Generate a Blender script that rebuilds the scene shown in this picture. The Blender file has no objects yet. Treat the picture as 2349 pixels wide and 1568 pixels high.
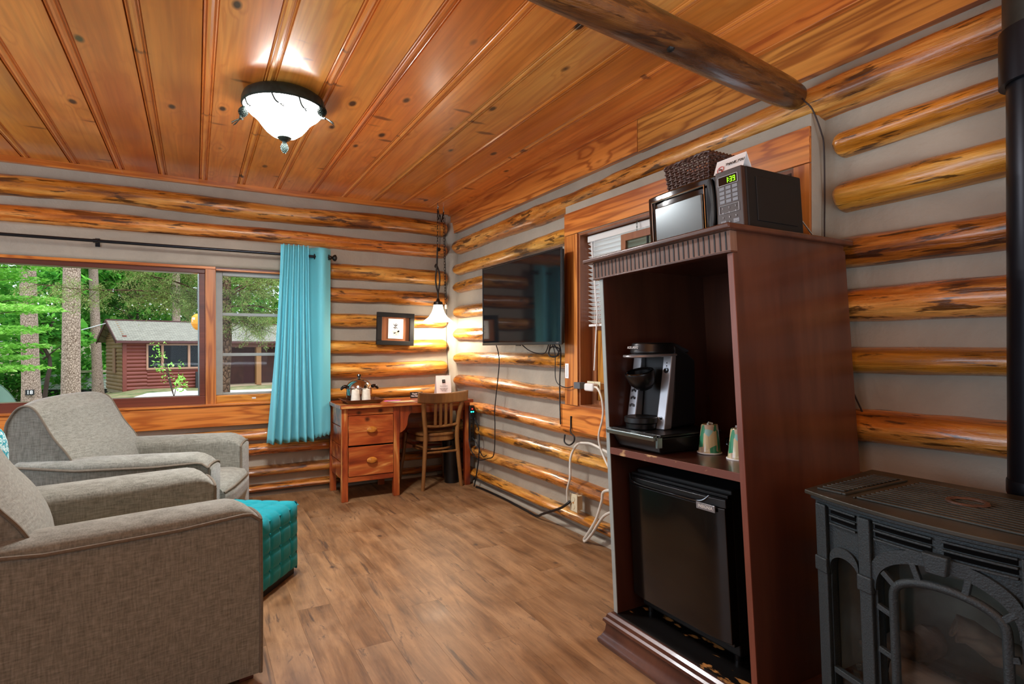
import bpy, bmesh, math, random
from mathutils import Vector, Matrix, noise
PI = math.pi
rnd = random.Random(7)
sc = bpy.context.scene
COL = sc.collection
def V(*a): return Vector(a)
def hexc(h):
    h = h.lstrip('#'); o = []
    for i in (0, 2, 4):
        c = int(h[i:i+2], 16)/255.0
        o.append(c/12.92 if c <= .04045 else ((c+.055)/1.055)**2.4)
    return (*o, 1.0)
# ------------------------------------------------------------------ objects
ROOTM = {}
def tag(o, label=None, cat=None, group=None, kind=None):
    if label: o['label'] = label
    if cat: o['category'] = cat
    if group: o['group'] = group
    if kind: o['kind'] = kind
    return o
def thing(name, label, cat, loc=(0, 0, 0), rz=0.0, group=None, local=False):
    o = bpy.data.objects.new(name, None); COL.objects.link(o)
    o.empty_display_size = .05
    o.location = loc; o.rotation_euler = (0, 0, rz)
    M = Matrix.Translation(Vector(loc)) @ Matrix.Rotation(rz, 4, 'Z')
    ROOTM[o.name] = Matrix.Identity(4) if local else M.inverted()
    return tag(o, label, cat, group)
class MB:
    def __init__(s): s.v = []; s.f = []
    def add(s, vs, fs):
        n = len(s.v); s.v += [Vector(v) for v in vs]; s.f += [tuple(i+n for i in f) for f in fs]; return s
    def box(s, x0, x1, y0, y1, z0, z1):
        vs = [(x, y, z) for x in (x0, x1) for y in (y0, y1) for z in (z0, z1)]
        return s.add(vs, [(0, 1, 3, 2), (4, 6, 7, 5), (0, 4, 5, 1), (2, 3, 7, 6), (0, 2, 6, 4), (1, 5, 7, 3)])
    def obox(s, c, ax, ay, az):      # oriented box: centre and three half-axis vectors
        c, ax, ay, az = map(Vector, (c, ax, ay, az))
        vs = [c+ax*i+ay*j+az*k for i in (-1, 1) for j in (-1, 1) for k in (-1, 1)]
        return s.add(vs, [(0, 1, 3, 2), (4, 6, 7, 5), (0, 4, 5, 1), (2, 3, 7, 6), (0, 2, 6, 4), (1, 5, 7, 3)])
    def bar(s, a, b, w, h=None, up=(0, 0, 1)):
        a, b = Vector(a), Vector(b); d = b-a; h = h or w
        u = Vector(up); r = d.cross(u)
        if r.length < 1e-6: r = d.cross(V(1, 0, 0))
        r.normalize(); u = r.cross(d).normalized()
        return s.obox((a+b)/2, d/2, r*w/2, u*h/2)
    def tube(s, pts, r, n=10, cap=True, closed=False):
        pts = [Vector(p) for p in pts]; m = len(pts)
        rs = r if isinstance(r, (list, tuple)) else [r]*m
        rings = []; pu = None
        for i, p in enumerate(pts):
            if closed: d = pts[(i+1) % m]-pts[i-1]
            else: d = pts[min(i+1, m-1)]-pts[max(i-1, 0)]
            d.normalize()
            if pu is None:
                u = d.cross(V(0, 0, 1))
                if u.length < .05: u = d.cross(V(1, 0, 0))
            else: u = pu-d*pu.dot(d)
            u.normalize(); pu = u; w = d.cross(u)
            rings.append([p+(u*math.cos(2*PI*k/n)+w*math.sin(2*PI*k/n))*rs[i] for k in range(n)])
        vs = [v for q in rings for v in q]; fs = []
        for i in range(m if closed else m-1):
            j = (i+1) % m
            for k in range(n):
                fs.append((i*n+k, i*n+(k+1) % n, j*n+(k+1) % n, j*n+k))
        if cap and not closed:
            fs.append(tuple(range(n-1, -1, -1))); fs.append(tuple((m-1)*n+k for k in range(n)))
        return s.add(vs, fs)
    def lathe(s, prof, c, n=32, axis=(0, 0, 1), cap=True):
        az = Vector(axis).normalized(); ax = az.cross(V(0, 1, 0))
        if ax.length < .1: ax = az.cross(V(1, 0, 0))
        ax.normalize(); ay = az.cross(ax); c = Vector(c)
        vs = [c+az*z+(ax*math.cos(2*PI*k/n)+ay*math.sin(2*PI*k/n))*r for r, z in prof for k in range(n)]
        m = len(prof); fs = [(i*n+k, i*n+(k+1) % n, (i+1)*n+(k+1) % n, (i+1)*n+k) for i in range(m-1) for k in range(n)]
        if cap:
            fs.append(tuple(range(n-1, -1, -1))); fs.append(tuple((m-1)*n+k for k in range(n)))
        return s.add(vs, fs)
    def prism(s, poly, O, ax, ay, az):    # 2-D polygon (u,v) swept along az
        O, ax, ay, az = map(Vector, (O, ax, ay, az)); n = len(poly)
        b = [O+ax*u+ay*v for u, v in poly]; vs = b+[p+az for p in b]
        fs = [tuple(range(n-1, -1, -1)), tuple(range(n, 2*n))]+[(i, (i+1) % n, n+(i+1) % n, n+i) for i in range(n)]
        return s.add(vs, fs)
    def grid(s, fn, nu, nv, closeu=False):
        vs = [fn(i/nu, j/nv) for i in range(nu+(0 if closeu else 1)) for j in range(nv+1)]
        k = nv+1; m = nu if closeu else nu+1
        fs = [(i*k+j, ((i+1) % m)*k+j, ((i+1) % m)*k+j+1, i*k+j+1) for i in range(nu) for j in range(nv)]
        return s.add(vs, fs)
    def quad(s, a, b, c, d): return s.add([a, b, c, d], [(0, 1, 2, 3)])
    def warp(s, fn):
        s.v = [Vector(fn(v)) for v in s.v]; return s
def top_of(o):
    while o.parent: o = o.parent
    return o
def mesh(name, mb, mat, inv=None, smooth=True, ang=38):
    me = bpy.data.meshes.new(name)
    me.from_pydata([tuple(inv @ v) if inv else tuple(v) for v in mb.v], [], mb.f)
    me.validate(); me.update()
    bm = bmesh.new(); bm.from_mesh(me); bmesh.ops.recalc_face_normals(bm, faces=bm.faces); bm.to_mesh(me); bm.free()
    for m in (mat if isinstance(mat, (list, tuple)) else [mat]): me.materials.append(m)
    if smooth:
        me.polygons.foreach_set('use_smooth', [True]*len(me.polygons)); me.set_sharp_from_angle(angle=math.radians(ang))
    return me
def part(name, mb, mat, parent=None, bev=0, smooth=True, sub=0, ang=38, label=None, seg=2, raw=False):
    inv = ROOTM.get(top_of(parent).name) if parent else None
    o = bpy.data.objects.new(name, mesh(name, mb, mat, inv, smooth, ang)); COL.objects.link(o)
    if parent: o.parent = parent
    if bev:
        m = o.modifiers.new('bevel', 'BEVEL'); m.width = bev; m.segments = seg; m.limit_method = 'ANGLE'; m.angle_limit = math.radians(40)
        m.harden_normals = True if smooth else False
    if sub:
        m = o.modifiers.new('sub', 'SUBSURF'); m.levels = sub; m.render_levels = sub
    if label: o['label'] = label
    return o
def solo(name, mb, mat, label, cat, group=None, **k):
    c = sum(mb.v, Vector())/len(mb.v); z = min(v.z for v in mb.v); loc = V(c.x, c.y, z)
    o = bpy.data.objects.new(name, mesh(name, mb, mat, Matrix.Translation(-loc), k.get('smooth', True), k.get('ang', 38)))
    COL.objects.link(o); o.location = loc
    if k.get('bev'):
        m = o.modifiers.new('bevel', 'BEVEL'); m.width = k['bev']; m.segments = 2; m.limit_method = 'ANGLE'; m.angle_limit = math.radians(40)
    return tag(o, label, cat, group)
def struct(name, mb, mat, parent=None, **k):
    o = part(name, mb, mat, parent, **k)
    if not parent:
        o['kind'] = 'structure'; ROOTM[o.name] = Matrix.Identity(4)
    return o
def text(name, s, size, loc, right, up, mat, parent, extrude=.0006, align='CENTER', bold=0):
    cu = bpy.data.curves.new('txt', 'FONT'); cu.body = s; cu.size = size; cu.align_x = align; cu.align_y = 'CENTER'
    cu.extrude = extrude; cu.resolution_u = 2; cu.offset = bold
    to = bpy.data.objects.new('txt', cu); COL.objects.link(to)
    dg = bpy.context.evaluated_depsgraph_get(); me0 = bpy.data.meshes.new_from_object(to.evaluated_get(dg))
    r = Vector(right).normalized(); u = Vector(up).normalized(); n = r.cross(u); L = Vector(loc)
    mb = MB(); mb.add([L+r*v.co.x+u*v.co.y+n*v.co.z for v in me0.vertices], [tuple(p.vertices) for p in me0.polygons])
    bpy.data.objects.remove(to); bpy.data.curves.remove(cu); bpy.data.meshes.remove(me0)
    return part(name, mb, mat, parent, smooth=False)
def smoothpath(pts, k=6):
    pts = [Vector(p) for p in pts]; out = []
    for i in range(len(pts)-1):
        p0, p1, p2, p3 = pts[max(i-1, 0)], pts[i], pts[i+1], pts[min(i+2, len(pts)-1)]
        for j in range(k):
            t = j/k; out.append(.5*((2*p1)+(p2-p0)*t+(2*p0-5*p1+4*p2-p3)*t*t+(-p0+3*p1-3*p2+p3)*t**3))
    out.append(pts[-1]); return out
def arc(cx, cy, r, a0, a1, n, ry=None):
    ry = ry or r
    return [(cx+r*math.cos(math.radians(a0+(a1-a0)*i/n)), cy+ry*math.sin(math.radians(a0+(a1-a0)*i/n))) for i in range(n+1)]
# ------------------------------------------------------------------ materials
class NT:
    def __init__(s, name):
        s.m = bpy.data.materials.new(name); s.m.use_nodes = True; s.t = s.m.node_tree; s.b = s.t.nodes['Principled BSDF']; s.out = s.t.nodes['Material Output']
    def n(s, typ, **k):
        o = s.t.nodes.new(typ)
        for a, b in k.items():
            if a.startswith('i_'): o.inputs[a[2:].replace('_', ' ')].default_value = b
            else: setattr(o, a, b)
        return o
    def l(s, a, b): s.t.links.new(a, b)
    def math(s, op, a, b=None, clamp=False):
        o = s.n('ShaderNodeMath', operation=op, use_clamp=clamp)
        for i, x in enumerate((a, b)):
            if x is None: continue
            if isinstance(x, (int, float)): o.inputs[i].default_value = x
            else: s.l(x, o.inputs[i])
        return o.outputs[0]
    def mix(s, f, a, b, blend='MIX'):
        o = s.n('ShaderNodeMix', data_type='RGBA', blend_type=blend)
        for x, i in ((f, 0), (a, 6), (b, 7)):
            if isinstance(x, (int, float)): o.inputs[i].default_value = x
            elif isinstance(x, tuple): o.inputs[i].default_value = x
            else: s.l(x, o.inputs[i])
        return o.outputs[2]
    def ramp(s, f, stops, interp='LINEAR'):
        o = s.n('ShaderNodeValToRGB'); r = o.color_ramp; r.interpolation = interp
        while len(r.elements) < len(stops): r.elements.new(.5)
        for e, (p, c) in zip(r.elements, stops):
            e.position = p; e.color = hexc(c) if isinstance(c, str) else (c, c, c, 1)
        s.l(f, o.inputs[0]); return o.outputs[0]
    def noise(s, vec, scale, detail=4, rough=.55, dist=0.0):
        o = s.n('ShaderNodeTexNoise'); o.inputs['Scale'].default_value = scale; o.inputs['Detail'].default_value = detail
        o.inputs['Roughness'].default_value = rough; o.inputs['Distortion'].default_value = dist; s.l(vec, o.inputs['Vector']); return o.outputs['Fac']
    def mapping(s, vec, scale=(1, 1, 1), loc=(0, 0, 0), rot=(0, 0, 0)):
        o = s.n('ShaderNodeMapping'); o.inputs['Scale'].default_value = scale; o.inputs['Location'].default_value = loc; o.inputs['Rotation'].default_value = rot
        s.l(vec, o.inputs['Vector']); return o.outputs[0]
    def coord(s): return s.n('ShaderNodeTexCoord').outputs['Object']
    def bump(s, h, st=.2, d=.01):
        o = s.n('ShaderNodeBump'); o.inputs['Strength'].default_value = st; o.inputs['Distance'].default_value = d
        s.l(h, o.inputs['Height']); s.l(o.outputs[0], s.b.inputs['Normal'])
    def setp(s, rough=.5, metal=0, coat=0, spec=.5, croug=.08):
        s.b.inputs['Roughness'].default_value = rough; s.b.inputs['Metallic'].default_value = metal
        s.b.inputs['Coat Weight'].default_value = coat; s.b.inputs['Specular IOR Level'].default_value = spec; s.b.inputs['Coat Roughness'].default_value = croug
def simple(name, col, rough=.5, metal=0, coat=0, spec=.5, var=.0, scale=20, emit=0, bump=0):
    t = NT(name); c = hexc(col); t.setp(rough, metal, coat, spec)
    if var or bump:
        nf = t.noise(t.coord(), scale, 5)
        if var:
            d = tuple(x*(1-var) for x in c[:3])+(1,); h = tuple(min(1, x*(1+var)) for x in c[:3])+(1,)
            t.l(t.mix(t.ramp(nf, [(.3, 0.), (.7, 1.)]), d, h), t.b.inputs['Base Color'])
        else: t.b.inputs['Base Color'].default_value = c
        if bump: t.bump(nf, bump, .01)
    else: t.b.inputs['Base Color'].default_value = c
    if emit:
        t.b.inputs['Emission Color'].default_value = c; t.b.inputs['Emission Strength'].default_value = emit
    return t.m
def wood(name, dark, mid, light, axis=1, grain=9, stretch=.09, rings=22, knots=0, flecks=0, rough=.35, coat=.25, island=0, bump=.08, ringamt=.45, kcol='#241408', kscale=(5, 2.2), ivar=.16, patch=0, croug=.1, thin=-1, spikes=0):
    t = NT(name); co = t.coord(); t.setp(rough, 0, coat, .5, croug)
    ri = None
    if island:
        ri = t.n('ShaderNodeNewGeometry').outputs['Random Per Island']
        comb = t.n('ShaderNodeCombineXYZ')
        for k, f in enumerate((7.3, 13.7, 3.1)): t.l(t.math('MULTIPLY', ri, f*island), comb.inputs[k])
        va = t.n('ShaderNodeVectorMath', operation='ADD'); t.l(co, va.inputs[0]); t.l(comb.outputs[0], va.inputs[1]); co = va.outputs[0]
    sv = [1, 1, 1]; sv[axis] = stretch
    if thin >= 0: sv[thin] = .3
    mp = t.mapping(co, tuple(sv))
    n1 = t.noise(mp, grain, 3, .5, .35)
    kn = None
    if knots:
        ks = [kscale[0]]*3; ks[axis] = kscale[1]
        if thin >= 0: ks[thin] = .01
        vo = t.n('ShaderNodeTexVoronoi', feature='F1'); vo.inputs['Scale'].default_value = 1; t.l(t.mapping(co, tuple(ks), (.37, .21, .5)), vo.inputs['Vector'])
        kn = vo.outputs['Distance']
        pull = t.math('MULTIPLY', t.math('SUBTRACT', .32, kn, True), .55)
        n1 = t.math('ADD', n1, pull)
    ring = t.math('MULTIPLY_ADD' if False else 'SINE', t.math('MULTIPLY', n1, rings*2*PI))
    ring = t.math('MULTIPLY', t.math('ADD', ring, 1.0), .5)
    ring = t.math('POWER', ring, 2.2)
    fine = t.noise(t.mapping(co, tuple((x if i != axis else x*.35) for i, x in enumerate(sv))), grain*9, 4, .6)
    base = t.ramp(t.noise(mp, grain*.45, 5, .6, .2), [(.28, dark), (.5, mid), (.74, light)])
    base = t.mix(t.math('MULTIPLY', ring, ringamt), base, hexc(dark))
    base = t.mix(.35, base, t.mix(1.0, base, t.ramp(fine, [(.3, .45), (.65, 1.)]), 'MULTIPLY'))
    if patch:
        pn = t.noise(t.mapping(co, tuple((x if i != axis else x*3) for i, x in enumerate(sv)), (3, 1, 7)), grain*.3, 4, .6, .6)
        base = t.mix(t.math('MULTIPLY', t.ramp(pn, [(.5, 0.), (.66, 1.)]), patch), base, hexc(kcol))
    if kn is not None:
        km = t.ramp(kn, [(knots*.55, 1.), (knots, .0)])
        wv = t.n('ShaderNodeTexWhiteNoise'); t.l(vo.outputs['Position'], wv.inputs['Vector'])
        km = t.math('MULTIPLY', km, t.math('GREATER_THAN', wv.outputs['Value'], .22))
        base = t.mix(km, base, hexc(kcol))
    if spikes:
        ks = [2.3]*3; ks[axis] = 8.5
        if thin >= 0: ks[thin] = .01
        wob = t.noise(co, 6, 2); wx = t.n('ShaderNodeCombineXYZ')
        for k in range(3): t.l(t.math('MULTIPLY', wob, .05), wx.inputs[k])
        v2 = t.n('ShaderNodeVectorMath', operation='ADD'); t.l(co, v2.inputs[0]); t.l(wx.outputs[0], v2.inputs[1])
        vo2 = t.n('ShaderNodeTexVoronoi', feature='F1'); vo2.inputs['Scale'].default_value = 1; t.l(t.mapping(v2.outputs[0], tuple(ks), (.7, .3, .5)), vo2.inputs['Vector'])
        w2 = t.n('ShaderNodeTexWhiteNoise'); t.l(vo2.outputs['Position'], w2.inputs['Vector'])
        sz = t.math('ADD', vo2.outputs['Distance'], t.math('MULTIPLY', w2.outputs['Value'], .09))
        base = t.mix(t.math('MULTIPLY', t.ramp(sz, [(spikes*.7, 1.), (spikes*1.25, 0.)]), .85), base, hexc(kcol))
        base = t.mix(t.math('MULTIPLY', t.ramp(vo2.outputs['Distance'], [(.05, .5), (.3, 0.)]), .5), base, hexc(dark))
    if flecks:
        fv = [1, 1, 1]; fv[axis] = .16
        fn = t.noise(t.mapping(co, tuple(fv)), 42, 3, .55, .3)
        big = t.noise(co, 3.2, 2)
        fm = t.ramp(t.math('ADD', fn, t.math('MULTIPLY', t.math('SUBTRACT', big, .5), .5)), [(.60, 0.), (.68, 1.)])
        base = t.mix(t.math('MULTIPLY', fm, flecks), base, hexc('#3a1c08'))
    if ri is not None:
        hs = t.n('ShaderNodeHueSaturation'); t.l(base, hs.inputs['Color'])
        t.l(t.math('MULTIPLY_ADD' if False else 'ADD', t.math('MULTIPLY', ri, ivar*2), 1-ivar), hs.inputs['Value'])
        t.l(t.math('ADD', t.math('MULTIPLY', t.math('FRACT', t.math('MULTIPLY', ri, 17.3)), .02), .49), hs.inputs['Hue']); base = hs.outputs[0]
    t.l(base, t.b.inputs['Base Color'])
    if bump: t.bump(t.math('ADD', fine, t.math('MULTIPLY', ring, .4)), bump, .004)
    return t.m
def plaster(name, col, b=.25):
    t = NT(name); co = t.coord(); t.setp(.62, 0, 0, .4); c = hexc(col)
    a = t.noise(co, 2.2, 6, .6, .4); f = t.noise(co, 26, 5, .6)
    t.l(t.mix(t.ramp(a, [(.3, 0.), (.7, 1.)]), tuple(x*.84 for x in c[:3])+(1,), tuple(min(1, x*1.12) for x in c[:3])+(1,)), t.b.inputs['Base Color'])
    t.bump(t.math('ADD', t.math('MULTIPLY', a, 2.5), t.math('MULTIPLY', f, .35)), b, .02); return t.m
def fabric(name, dark, light, s=90, b=.25, patch=0):
    t = NT(name); co = t.coord(); t.setp(.9, 0, 0, .15); t.b.inputs['Sheen Weight'].default_value = .25
    a = t.noise(t.mapping(co, (1, 1, .12)), s, 3, .6); c = t.noise(t.mapping(co, (.14, .14, 1)), s*.8, 3, .6); g = t.noise(co, 1.7, 4)
    chk = t.math('ADD', t.math('MULTIPLY', a, .5), t.math('MULTIPLY', c, .5))
    f = t.ramp(t.math('ADD', chk, t.math('MULTIPLY', t.math('SUBTRACT', g, .5), .12)), [(.33, dark), (.67, light)])
    t.l(f, t.b.inputs['Base Color']); t.bump(chk, b, .004); return t.m
def glass(name, col='#ffffff', rough=0.0, mixf=.12):
    t = NT(name); tr = t.n('ShaderNodeBsdfTransparent'); gl = t.n('ShaderNodeBsdfGlossy'); gl.inputs['Roughness'].default_value = rough
    tr.inputs['Color'].default_value = hexc(col)
    fr = t.n('ShaderNodeFresnel'); fr.inputs['IOR'].default_value = 1.35
    mx = t.n('ShaderNodeMixShader'); t.l(t.math('MULTIPLY', fr.outputs[0], mixf/.12*.35), mx.inputs[0]); t.l(tr.outputs[0], mx.inputs[1]); t.l(gl.outputs[0], mx.inputs[2]); t.l(mx.outputs[0], t.out.inputs['Surface'])
    t.t.nodes.remove(t.b); return t.m
def leafmat(name, cols, trans=.45):
    t = NT(name); ri = t.n('ShaderNodeNewGeometry').outputs['Random Per Island']
    c = t.ramp(ri, [(i/(len(cols)-1), x) for i, x in enumerate(cols)])
    d = t.n('ShaderNodeBsdfDiffuse'); r = t.n('ShaderNodeBsdfTranslucent'); mx = t.n('ShaderNodeMixShader'); mx.inputs[0].default_value = trans
    t.l(c, d.inputs[0]); t.l(c, r.inputs[0]); t.l(d.outputs[0], mx.inputs[1]); t.l(r.outputs[0], mx.inputs[2]); t.l(mx.outputs[0], t.out.inputs['Surface']); t.t.nodes.remove(t.b); return t.m
def barkmat(name, dark, light, sx=14):
    t = NT(name); t.setp(.9, 0, 0, .2); vo = t.n('ShaderNodeTexVoronoi', feature='DISTANCE_TO_EDGE'); vo.inputs['Scale'].default_value = sx
    co = t.coord(); wob = t.noise(co, 9, 3)
    va = t.n('ShaderNodeVectorMath', operation='ADD'); sca = t.n('ShaderNodeVectorMath', operation='SCALE'); cx = t.n('ShaderNodeCombineXYZ')
    for k in range(3): t.l(wob, cx.inputs[k])
    t.l(cx.outputs[0], sca.inputs[0]); sca.inputs['Scale'].default_value = .06
    t.l(t.mapping(co, (1, 1, .55)), va.inputs[0]); t.l(sca.outputs[0], va.inputs[1]); t.l(va.outputs[0], vo.inputs['Vector'])
    e = vo.outputs['Distance']; g = t.noise(co, 40, 3)
    base = t.mix(t.ramp(g, [(.35, 0.), (.65, 1.)]), hexc(light), tuple(x*.6 for x in hexc(light)[:3])+(1,))
    t.l(t.mix(t.ramp(e, [(.02, 1.), (.11, 0.)]), base, hexc(dark)), t.b.inputs['Base Color']); t.bump(e, .6, .05); return t.m
def emit(name, col, st):
    t = NT(name); e = t.n('ShaderNodeEmission'); e.inputs[0].default_value = hexc(col); e.inputs[1].default_value = st
    t.l(e.outputs[0], t.out.inputs['Surface']); t.t.nodes.remove(t.b); return t.m
M = {}
M['plaster'] = plaster('grey taupe chinking', '#a89f8e', .35)
def logmat(name, axis, pal=('#74400c', '#c87e24', '#efb558')):
    t = NT(name); co = t.coord(); t.setp(.3, 0, .55, .5, .18)
    rn = t.n('ShaderNodeObjectInfo').outputs['Random']
    cx = t.n('ShaderNodeCombineXYZ')
    for k in range(3): t.l(t.math('MULTIPLY', rn, 5.3+k*3), cx.inputs[k])
    va = t.n('ShaderNodeVectorMath', operation='ADD'); t.l(co, va.inputs[0]); t.l(cx.outputs[0], va.inputs[1]); co = va.outputs[0]
    def mp(s): v = [1, 1, 1]; v[axis] = s; return t.mapping(co, tuple(v))
    s1 = t.noise(mp(.07), 15, 7, .62, .5); s2 = t.noise(mp(.12), 60, 4, .6)
    base = t.ramp(s1, [(.30, pal[0]), (.47, pal[1]), (.66, pal[2])])
    base = t.mix(.5, base, t.mix(1.0, base, t.ramp(s2, [(.32, .4), (.62, 1.)]), 'MULTIPLY'))
    big = t.noise(mp(.5), 3.5, 3)
    pn = t.noise(mp(.2), 9, 6, .65, .8)
    pm_ = t.ramp(t.math('ADD', pn, t.math('MULTIPLY', t.math('SUBTRACT', big, .5), .45)), [(.535, 0.), (.63, 1.)])
    base = t.mix(t.math('MULTIPLY', pm_, .72), base, hexc('#4c2408'))
    fn = t.noise(mp(.14), 38, 4, .6, .4)
    fm = t.ramp(t.math('ADD', fn, t.math('MULTIPLY', t.math('SUBTRACT', big, .5), .35)), [(.565, 0.), (.63, 1.)])
    base = t.mix(t.math('MULTIPLY', fm, .85), base, hexc('#2c1406'))
    hs = t.n('ShaderNodeHueSaturation'); t.l(base, hs.inputs['Color']); t.l(t.math('ADD', t.math('MULTIPLY', rn, .3), .88), hs.inputs['Value'])
    t.l(t.math('ADD', t.math('MULTIPLY', t.math('FRACT', t.math('MULTIPLY', rn, 7.7)), .02), .488), hs.inputs['Hue'])
    t.l(hs.outputs[0], t.b.inputs['Base Color'])
    t.l(t.ramp(pn, [(.35, .2), (.65, .46)]), t.b.inputs['Roughness'])
    t.bump(t.math('ADD', t.math('ADD', s1, t.math('MULTIPLY', s2, .35)), t.math('MULTIPLY', pn, .6)), .75, .014); return t.m
M['log_x'] = logmat('varnished log along back wall', 0)
M['log_y'] = logmat('varnished log along right wall', 1)
M['log_x_unused'] = wood('varnished log along back wall', '#8a4a16', '#c47a2c', '#dd9a48', 0, 7, .07, 8, flecks=.85, rough=.33, coat=.6, bump=.25, ringamt=.25, patch=.45, kcol='#4a2408', croug=.16)
M['log_y_unused'] = wood('varnished log along right wall', '#8a4c18', '#c8822f', '#e2a452', 1, 7, .07, 8, flecks=.85, rough=.33, coat=.6, bump=.25, ringamt=.25, patch=.45, kcol='#4a2408', croug=.16)
M['beam'] = logmat('dark peeled log', 0, ('#1c0d06', '#4e2a12', '#7a4a22'))
M['brown_wire'] = simple('brown wire', '#2a1a12', .5)
M['beam_unused'] = wood('dark peeled log', '#3a1c0a', '#6e3a14', '#96561f', 0, 6, .1, 6, flecks=.7, rough=.4, coat=.35, bump=.35, ringamt=.3, patch=.5, kcol='#2a1408')
M['ceil'] = wood('knotty pine ceiling boards', '#c86c1e', '#f0983a', '#fbb85e', 1, 6, .075, 9, knots=.13, rough=.3, coat=.45, island=1, bump=.03, ringamt=.34, kscale=(5.5, 2.8), spikes=.15, patch=.3, kcol='#3a1a0c', croug=.14, thin=2)
def floormat(name):
    t = NT(name); co = t.coord(); t.setp(.46, 0, .1, .5, .32)
    ri = t.n('ShaderNodeNewGeometry').outputs['Random Per Island']; cx = t.n('ShaderNodeCombineXYZ')
    for k, f_ in enumerate((7.3, 13.7, 0)): t.l(t.math('MULTIPLY', ri, f_), cx.inputs[k])
    va = t.n('ShaderNodeVectorMath', operation='ADD'); t.l(co, va.inputs[0]); t.l(cx.outputs[0], va.inputs[1]); co = va.outputs[0]
    mp = lambda s: t.mapping(co, (1, s, 1))
    a = t.noise(mp(.13), 16, 6, .65, .5); b = t.noise(mp(.07), 90, 4, .65); w = t.noise(co, 2.6, 4, .6, .4)
    base = t.ramp(a, [(.30, '#5c3e24'), (.48, '#835e3a'), (.66, '#a27a50')])
    base = t.mix(.5, base, t.mix(1.0, base, t.ramp(b, [(.3, .5), (.62, 1.)]), 'MULTIPLY'))
    base = t.mix(t.math('MULTIPLY', t.ramp(w, [(.42, 0.), (.7, 1.)]), .4), base, hexc('#bf9a70'))
    st = t.noise(mp(.09), 13, 5, .6, .9); s2 = t.noise(mp(.3), 34, 5, .7, .5)
    k1 = t.ramp(st, [(.615, 0.), (.68, 1.)]); k2 = t.ramp(t.math('ADD', s2, t.math('MULTIPLY', t.math('SUBTRACT', w, .5), .5)), [(.63, 0.), (.70, 1.)])
    base = t.mix(t.math('MULTIPLY', k1, .75), base, hexc('#3c2c24')); base = t.mix(t.math('MULTIPLY', k2, .6), base, hexc('#4a382e'))
    vo = t.n('ShaderNodeTexVoronoi'); vo.inputs['Scale'].default_value = 1; t.l(t.mapping(co, (5, 3.4, .01)), vo.inputs['Vector'])
    wn = t.n('ShaderNodeTexWhiteNoise'); t.l(vo.outputs['Position'], wn.inputs['Vector'])
    kn = t.math('MULTIPLY', t.ramp(t.math('ADD', vo.outputs['Distance'], t.math('MULTIPLY', s2, .06)), [(.07, 1.), (.12, 0.)]), t.math('GREATER_THAN', wn.outputs['Value'], .6))
    base = t.mix(t.math('MULTIPLY', kn, .8), base, hexc('#3a2a22'))
    hs = t.n('ShaderNodeHueSaturation'); t.l(base, hs.inputs['Color']); t.l(t.math('ADD', t.math('MULTIPLY', ri, .14), .93), hs.inputs['Value']); t.l(hs.outputs[0], t.b.inputs['Base Color'])
    t.l(t.ramp(w, [(.3, .38), (.7, .56)]), t.b.inputs['Roughness']); t.bump(b, .05, .003); return t.m
M['floor'] = floormat('vinyl floor planks')
M['floor_unused'] = wood('vinyl floor planks', '#9a7250', '#cba076', '#e6c49a', 1, 9, .1, 5, rough=.5, coat=.08, island=1, bump=.04, ringamt=.3, patch=.75, kcol='#4a3628', ivar=.06, thin=2, croug=.35, knots=.06, kscale=(4, 2.5))
M['pine_y'] = wood('pine casing boards', '#8a430e', '#d88a34', '#eaa850', 1, 8, .06, 8, rough=.35, coat=.35, ringamt=.75, knots=.07, bump=.03, island=1, kcol='#5a2a0e')
M['pine_x'] = wood('pine apron board', '#a85a12', '#e29232', '#f2ae52', 0, 8, .06, 8, rough=.35, coat=.35, ringamt=.75, knots=.08, bump=.03, island=1, kcol='#3a1a0a')
M['pine_z'] = wood('pine upright', '#84420f', '#c88232', '#e0a04e', 2, 6, .08, 11, rough=.35, coat=.3, ringamt=.65, bump=.03, island=1)
M['redwood'] = wood('reddish window frame', '#4a1f12', '#6e3420', '#84482e', 0, 9, .06, 4, rough=.4, coat=.2, ringamt=.2, bump=.02)
M['jamb'] = wood('brown jamb', '#7a4526', '#9a6038', '#ac7448', 2, 8, .06, 5, rough=.45, coat=.15, ringamt=.25, bump=.02)
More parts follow.
